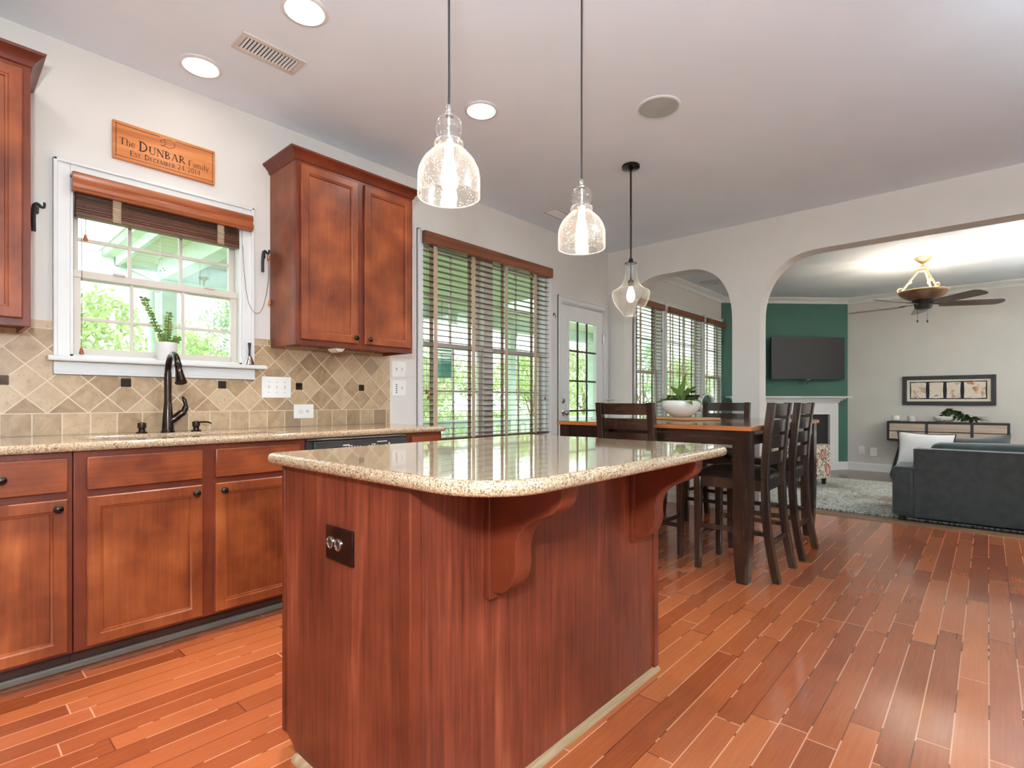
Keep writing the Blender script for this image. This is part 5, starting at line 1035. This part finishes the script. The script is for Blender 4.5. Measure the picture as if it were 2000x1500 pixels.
# ceiling fan
FX,FY=2.63,7.75
fn=thing('ceiling_fan','ceiling fan with five dark blades, amber bowl and slanted rods in the living room','ceiling fan',(FX,FY,2.08))
b=NB(); lathe(b,[(0.088,H),(0.088,H-0.012),(0.06,H-0.04),(0.03,H-0.065),(0.022,H-0.07)],(FX,FY,0),32); lathe(b,[(0.014,H-0.12),(0.014,H-0.06)],(FX,FY,0),12); lathe(b,[(0.02,H-0.10),(0.065,H-0.118),(0.068,H-0.128),(0.05,H-0.135),(0.045,H-0.16),(0.02,H-0.165)],(FX,FY,0),28); obj('canopy',b,M['antique'],fn)
for k in range(3):
    a=R(42+28+120*k); c_,s_=math.cos(a),math.sin(a); b=NB(); tube(b,[(FX+0.04*c_,FY+0.04*s_,H-0.145),(FX+0.215*c_,FY+0.215*s_,2.325)],0.0105,10); tube(b,[(FX+0.115*c_,FY+0.115*s_,2.448),(FX+0.135*c_,FY+0.135*s_,2.425)],0.016,10)
    tube(b,[(FX+(0.215+0.03*math.sin(t))*c_,FY+(0.215+0.03*math.sin(t))*s_,2.345-0.03*math.cos(t)) for t in [2*PI*j/12*0.9 for j in range(13)]],0.007,8); obj('support_rod',b,M['antique'],fn)
b=NB(); q=bez([(a,c,0) for a,c in [(0.235,2.318),(0.232,2.30),(0.20,2.262),(0.15,2.232),(0.11,2.215)]],4); lathe(b,[(v.x,v.y) for v in q]+[(v.x-0.006,v.y+0.002) for v in q[::-1]],(FX,FY,0),44,False,False); obj('bowl',b,M['fanbowl'],fn); b=NB(); lathe(b,[(0.237,2.312),(0.243,2.318),(0.237,2.326),(0.228,2.322)],(FX,FY,0),44,False,False); obj('bowl_rim',b,M['antique'],fn)
b=NB(); lathe(b,[(0.11,2.217),(0.10,2.19),(0.085,2.17),(0.085,2.14),(0.075,2.118),(0.04,2.108),(0,2.106)],(FX,FY,0),32); obj('motor',b,M['black'],fn)
for k in range(3):
    a=R(20+120*k); b=NB(); lathe(b,[(0,0),(0.022,0.008),(0.026,0.03),(0.018,0.05),(0.012,0.056)],(FX+0.11*math.cos(a),FY+0.11*math.sin(a),2.25),16); obj('bulb',b,M['uplight'],fn)
for k in range(5):
    a=42.08-16+72*k; Mb=Matrix.Translation((FX,FY,2.165))@Matrix.Rotation(R(a),4,'Z'); b=NB(); t=bmesh.new(); 
    ol=[(0.17,-0.055),(0.24,-0.07),(0.55,-0.078),(0.70,-0.078)]+[(0.70+0.075*math.sin(x),-0.078*math.cos(x)) for x in [PI*j/10 for j in range(1,10)]]+[(0.70,0.078),(0.55,0.078),(0.24,0.07),(0.17,0.055)]
    prism(t,ol,'z',-0.003,0.003,0.001); bmesh.ops.transform(t,matrix=Mb@Matrix.Rotation(R(-14),4,'X'),verts=t.verts); merge(b,t); bl_=obj('blade',b,M['blade'],fn)
    b=NB(); t=bmesh.new(); prism(t,[(0.07,-0.012),(0.15,-0.02),(0.23,-0.04),(0.23,0.04),(0.15,0.02),(0.07,0.012)],'z',0.0035,0.009); bmesh.ops.transform(t,matrix=Mb@Matrix.Rotation(R(-14),4,'X'),verts=t.verts); merge(b,t); obj('blade_arm',b,M['black'],bl_)
for dx,dy in ((-0.05,-0.045),(0.035,0.045)): b=NB(); tube(b,[(FX+dx,FY+dy,2.115),(FX+dx,FY+dy,1.985)],0.0018,5); pcn=obj('pull_chain',b,M['black'],fn); b=NB(); lathe(b,[(0.003,0.03),(0.008,0.02),(0.009,0.004),(0,0)],(FX+dx,FY+dy,1.958),12); obj('pull_knob',b,M['black'],pcn)
# ------------------------------------------------------------------ outside: porch, garden
b=NB(); box(b,-60,-0.16,-30,60,-0.75,-0.6); solo('lawn',b,M['lawn'],'bright green lawn beyond the porch','lawn',kind='stuff')
pr_=thing('back_porch','pale covered back porch with beadboard ceiling, posts and railing outside the windows','porch',(-1.7,3.7,-0.6))
b=NB(); box(b,-3.4,-0.16,1.62,9.8,-0.12,-0.04); box(b,-3.4,-0.16,1.62,9.8,-0.6,-0.16); obj('deck',b,M['deck'],pr_)
b=NB(); box(b,-3.62,-0.16,1.36,5.75,2.50,2.52); box(b,-3.62,-2.3,5.75,9.96,2.50,2.52); obj('porch_ceiling',b,M['soffit'],pr_)
b=NB(); box(b,-3.78,-0.14,1.2,5.85,2.62,2.72); box(b,-3.78,-2.2,5.85,10.06,2.62,2.72); obj('porch_roof',b,M['porch'],pr_)
b=NB(); box(b,-3.66,-3.62,1.32,10.0,2.47,2.66,0.004); box(b,-3.66,-0.15,1.32,1.36,2.47,2.66,0.004); obj('fascia',b,M['porch'],pr_)
b=NB(); prism(b,[(1.32,2.66),(1.22,2.66),(1.21,2.63),(1.24,2.57),(1.32,2.56)],'x',-3.78,-0.16); prism(b,[(-3.66,2.66),(-3.76,2.66),(-3.77,2.63),(-3.74,2.57),(-3.66,2.56)],'y',1.21,9.96); obj('gutter',b,M['porch'],pr_)
b=NB(); tube(b,[(-3.70,1.30,2.57),(-3.66,1.40,2.45),(-3.3,1.56,2.3),(-3.27,1.58,-0.1)],0.035,10); obj('downspout',b,M['porch'],pr_)
b=NB(); box(b,-3.3,-3.14,1.62,9.8,2.30,2.50,0.004); box(b,-3.14,-2.3,9.62,9.76,2.30,2.50,0.004); box(b,-2.3,-2.2,5.75,9.96,2.42,2.62,0.004); box(b,-3.14,-0.16,1.62,1.76,2.30,2.50,0.004); obj('beam',b,M['porch'],pr_)
for y in (1.69,4.38,7.06,9.71): b=NB(); box(b,-3.29,-3.15,y-0.07,y+0.07,-0.04,2.30,0.006); box(b,-3.31,-3.13,y-0.09,y+0.09,-0.04,0.1,0.006); box(b,-3.31,-3.13,y-0.09,y+0.09,2.18,2.30,0.006); obj('post',b,M['porch'],pr_)
for y0,y1 in ((1.76,4.31),(4.45,6.99),(7.13,9.64)):
    b=NB(); box(b,-3.27,-3.17,y0,y1,0.70,0.74,0.004); box(b,-3.24,-3.2,y0,y1,0.64,0.70,0.003); box(b,-3.24,-3.2,y0,y1,0.04,0.10,0.003); obj('rail',b,M['porch'],pr_)
    n=int((y1-y0)/0.135); b=NB()
    for k in range(n): yy=y0+(k+0.5)*(y1-y0)/n; box(b,-3.238,-3.202,yy-0.018,yy+0.018,0.10,0.64)
    obj('balusters',b,M['porch'],pr_)
b=NB(); box(b,-2.75,-2.55,4.86,5.06,1.38,1.72,0.006); prism(b,[(-2.79,1.72),(-2.51,1.72),(-2.65,1.82)],'y',4.82,5.10); tube(b,[(-2.65,4.96,1.81),(-2.65,4.96,2.50)],0.004,6); solo('hanging_birdhouse',b,M['teal'],'teal box hanging from the porch ceiling seen through the large window','birdhouse',(-2.65,4.96,1.38))
def tree(label,loc,h,r,n,mat,seed,ls=0.16,trunk=0.08,base=0.25,group='garden trees'):
    rnd=random.Random(seed); o=thing('garden_tree',label,'tree',loc,group=group,local=True); b=NB(); cl=[]
    for k in range(34):
        a=rnd.uniform(0,2*PI); zz=h*(base+(1-base)*rnd.random()**0.9); q=(zz/h-base)/(1-base); rr=r*math.sqrt(max(0.05,1-abs(q*1.5-0.55)**2.2))*rnd.uniform(0.25,1.0); cl.append((rr*math.cos(a),rr*math.sin(a),zz,rnd.uniform(0.22,0.42)*r))
    for k in range(n):
        c=cl[k%len(cl)]; d=Vector((rnd.gauss(0,1),rnd.gauss(0,1),rnd.gauss(0,0.8))); d.normalize(); p=Vector(c[:3])+d*c[3]*rnd.random()**0.5
        u=Vector((rnd.gauss(0,1),rnd.gauss(0,1),rnd.gauss(0,1))).normalized(); v=u.orthogonal().normalized(); s=ls*rnd.uniform(0.5,1.1); p.z=max(p.z,s*0.6+0.02); vs=[b.verts.new(p+u*s*x+v*s*0.42*y) for x,y in ((-0.5,0),(0,-0.5),(0.5,0),(0,0.5))]; b.faces.new(vs)
    obj('foliage',b,mat,o,False); b=NB(); tube(b,bez([(0,0,0),(0.03*r,0.02*r,h*0.3),(-0.03*r,0.05*r,h*0.7)],5),[trunk*(1-0.06*k) for k in range(11)],8)
    for k in range(7): c=cl[k]; tube(b,[(0,0,h*(0.2+0.06*k)),(c[0]*0.5,c[1]*0.5,c[2]*0.8),c[:3]],[trunk*0.45,trunk*0.3,trunk*0.1],6)
    obj('trunk',b,M['bark'],o); return o
G_=-0.6
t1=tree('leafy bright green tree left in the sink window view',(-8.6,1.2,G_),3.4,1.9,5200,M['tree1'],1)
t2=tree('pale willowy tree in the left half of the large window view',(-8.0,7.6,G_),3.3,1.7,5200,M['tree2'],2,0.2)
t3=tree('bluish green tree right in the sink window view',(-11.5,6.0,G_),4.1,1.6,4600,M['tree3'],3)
dup(t1,(-10.5,3.6,G_),R(70),'low leafy tree in the middle of the sink window view',scale=(0.8,0.8,0.95))
dup(t1,(-10,11.0,G_),R(140),'bright green tree in the right half of the large window view',scale=(1.0,1.0,0.9))
dup(t1,(-9.0,14.7,G_),R(200),'bright green tree behind the wide blind near the door',scale=(1.0,1.0,0.95))
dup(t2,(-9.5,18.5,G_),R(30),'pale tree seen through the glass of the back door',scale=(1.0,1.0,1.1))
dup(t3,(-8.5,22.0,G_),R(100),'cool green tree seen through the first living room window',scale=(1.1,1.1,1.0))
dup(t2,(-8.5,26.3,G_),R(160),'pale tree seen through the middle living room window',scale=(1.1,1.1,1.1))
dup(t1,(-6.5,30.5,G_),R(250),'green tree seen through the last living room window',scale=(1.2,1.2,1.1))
sh=tree('low round shrub on the lawn seen through the back door',(-6.0,12.6,G_),1.25,1.1,2600,M['tree1'],8,0.11,0.03,0.1,'garden shrubs')
dup(sh,(-6.4,15.5,G_),R(60),'low shrub farther back, low in the first living room window',group='garden shrubs')
dup(sh,(-6.0,19.0,G_),R(120),'low shrub farthest back, low in the middle living room window',group='garden shrubs')
dup(sh,(-7.2,9.0,G_),R(30),'low shrub behind the porch railing in the large window view',group='garden shrubs')
for o in bpy.data.objects:
    for k in ('_w','_o'):
        if k in o: del o[k]
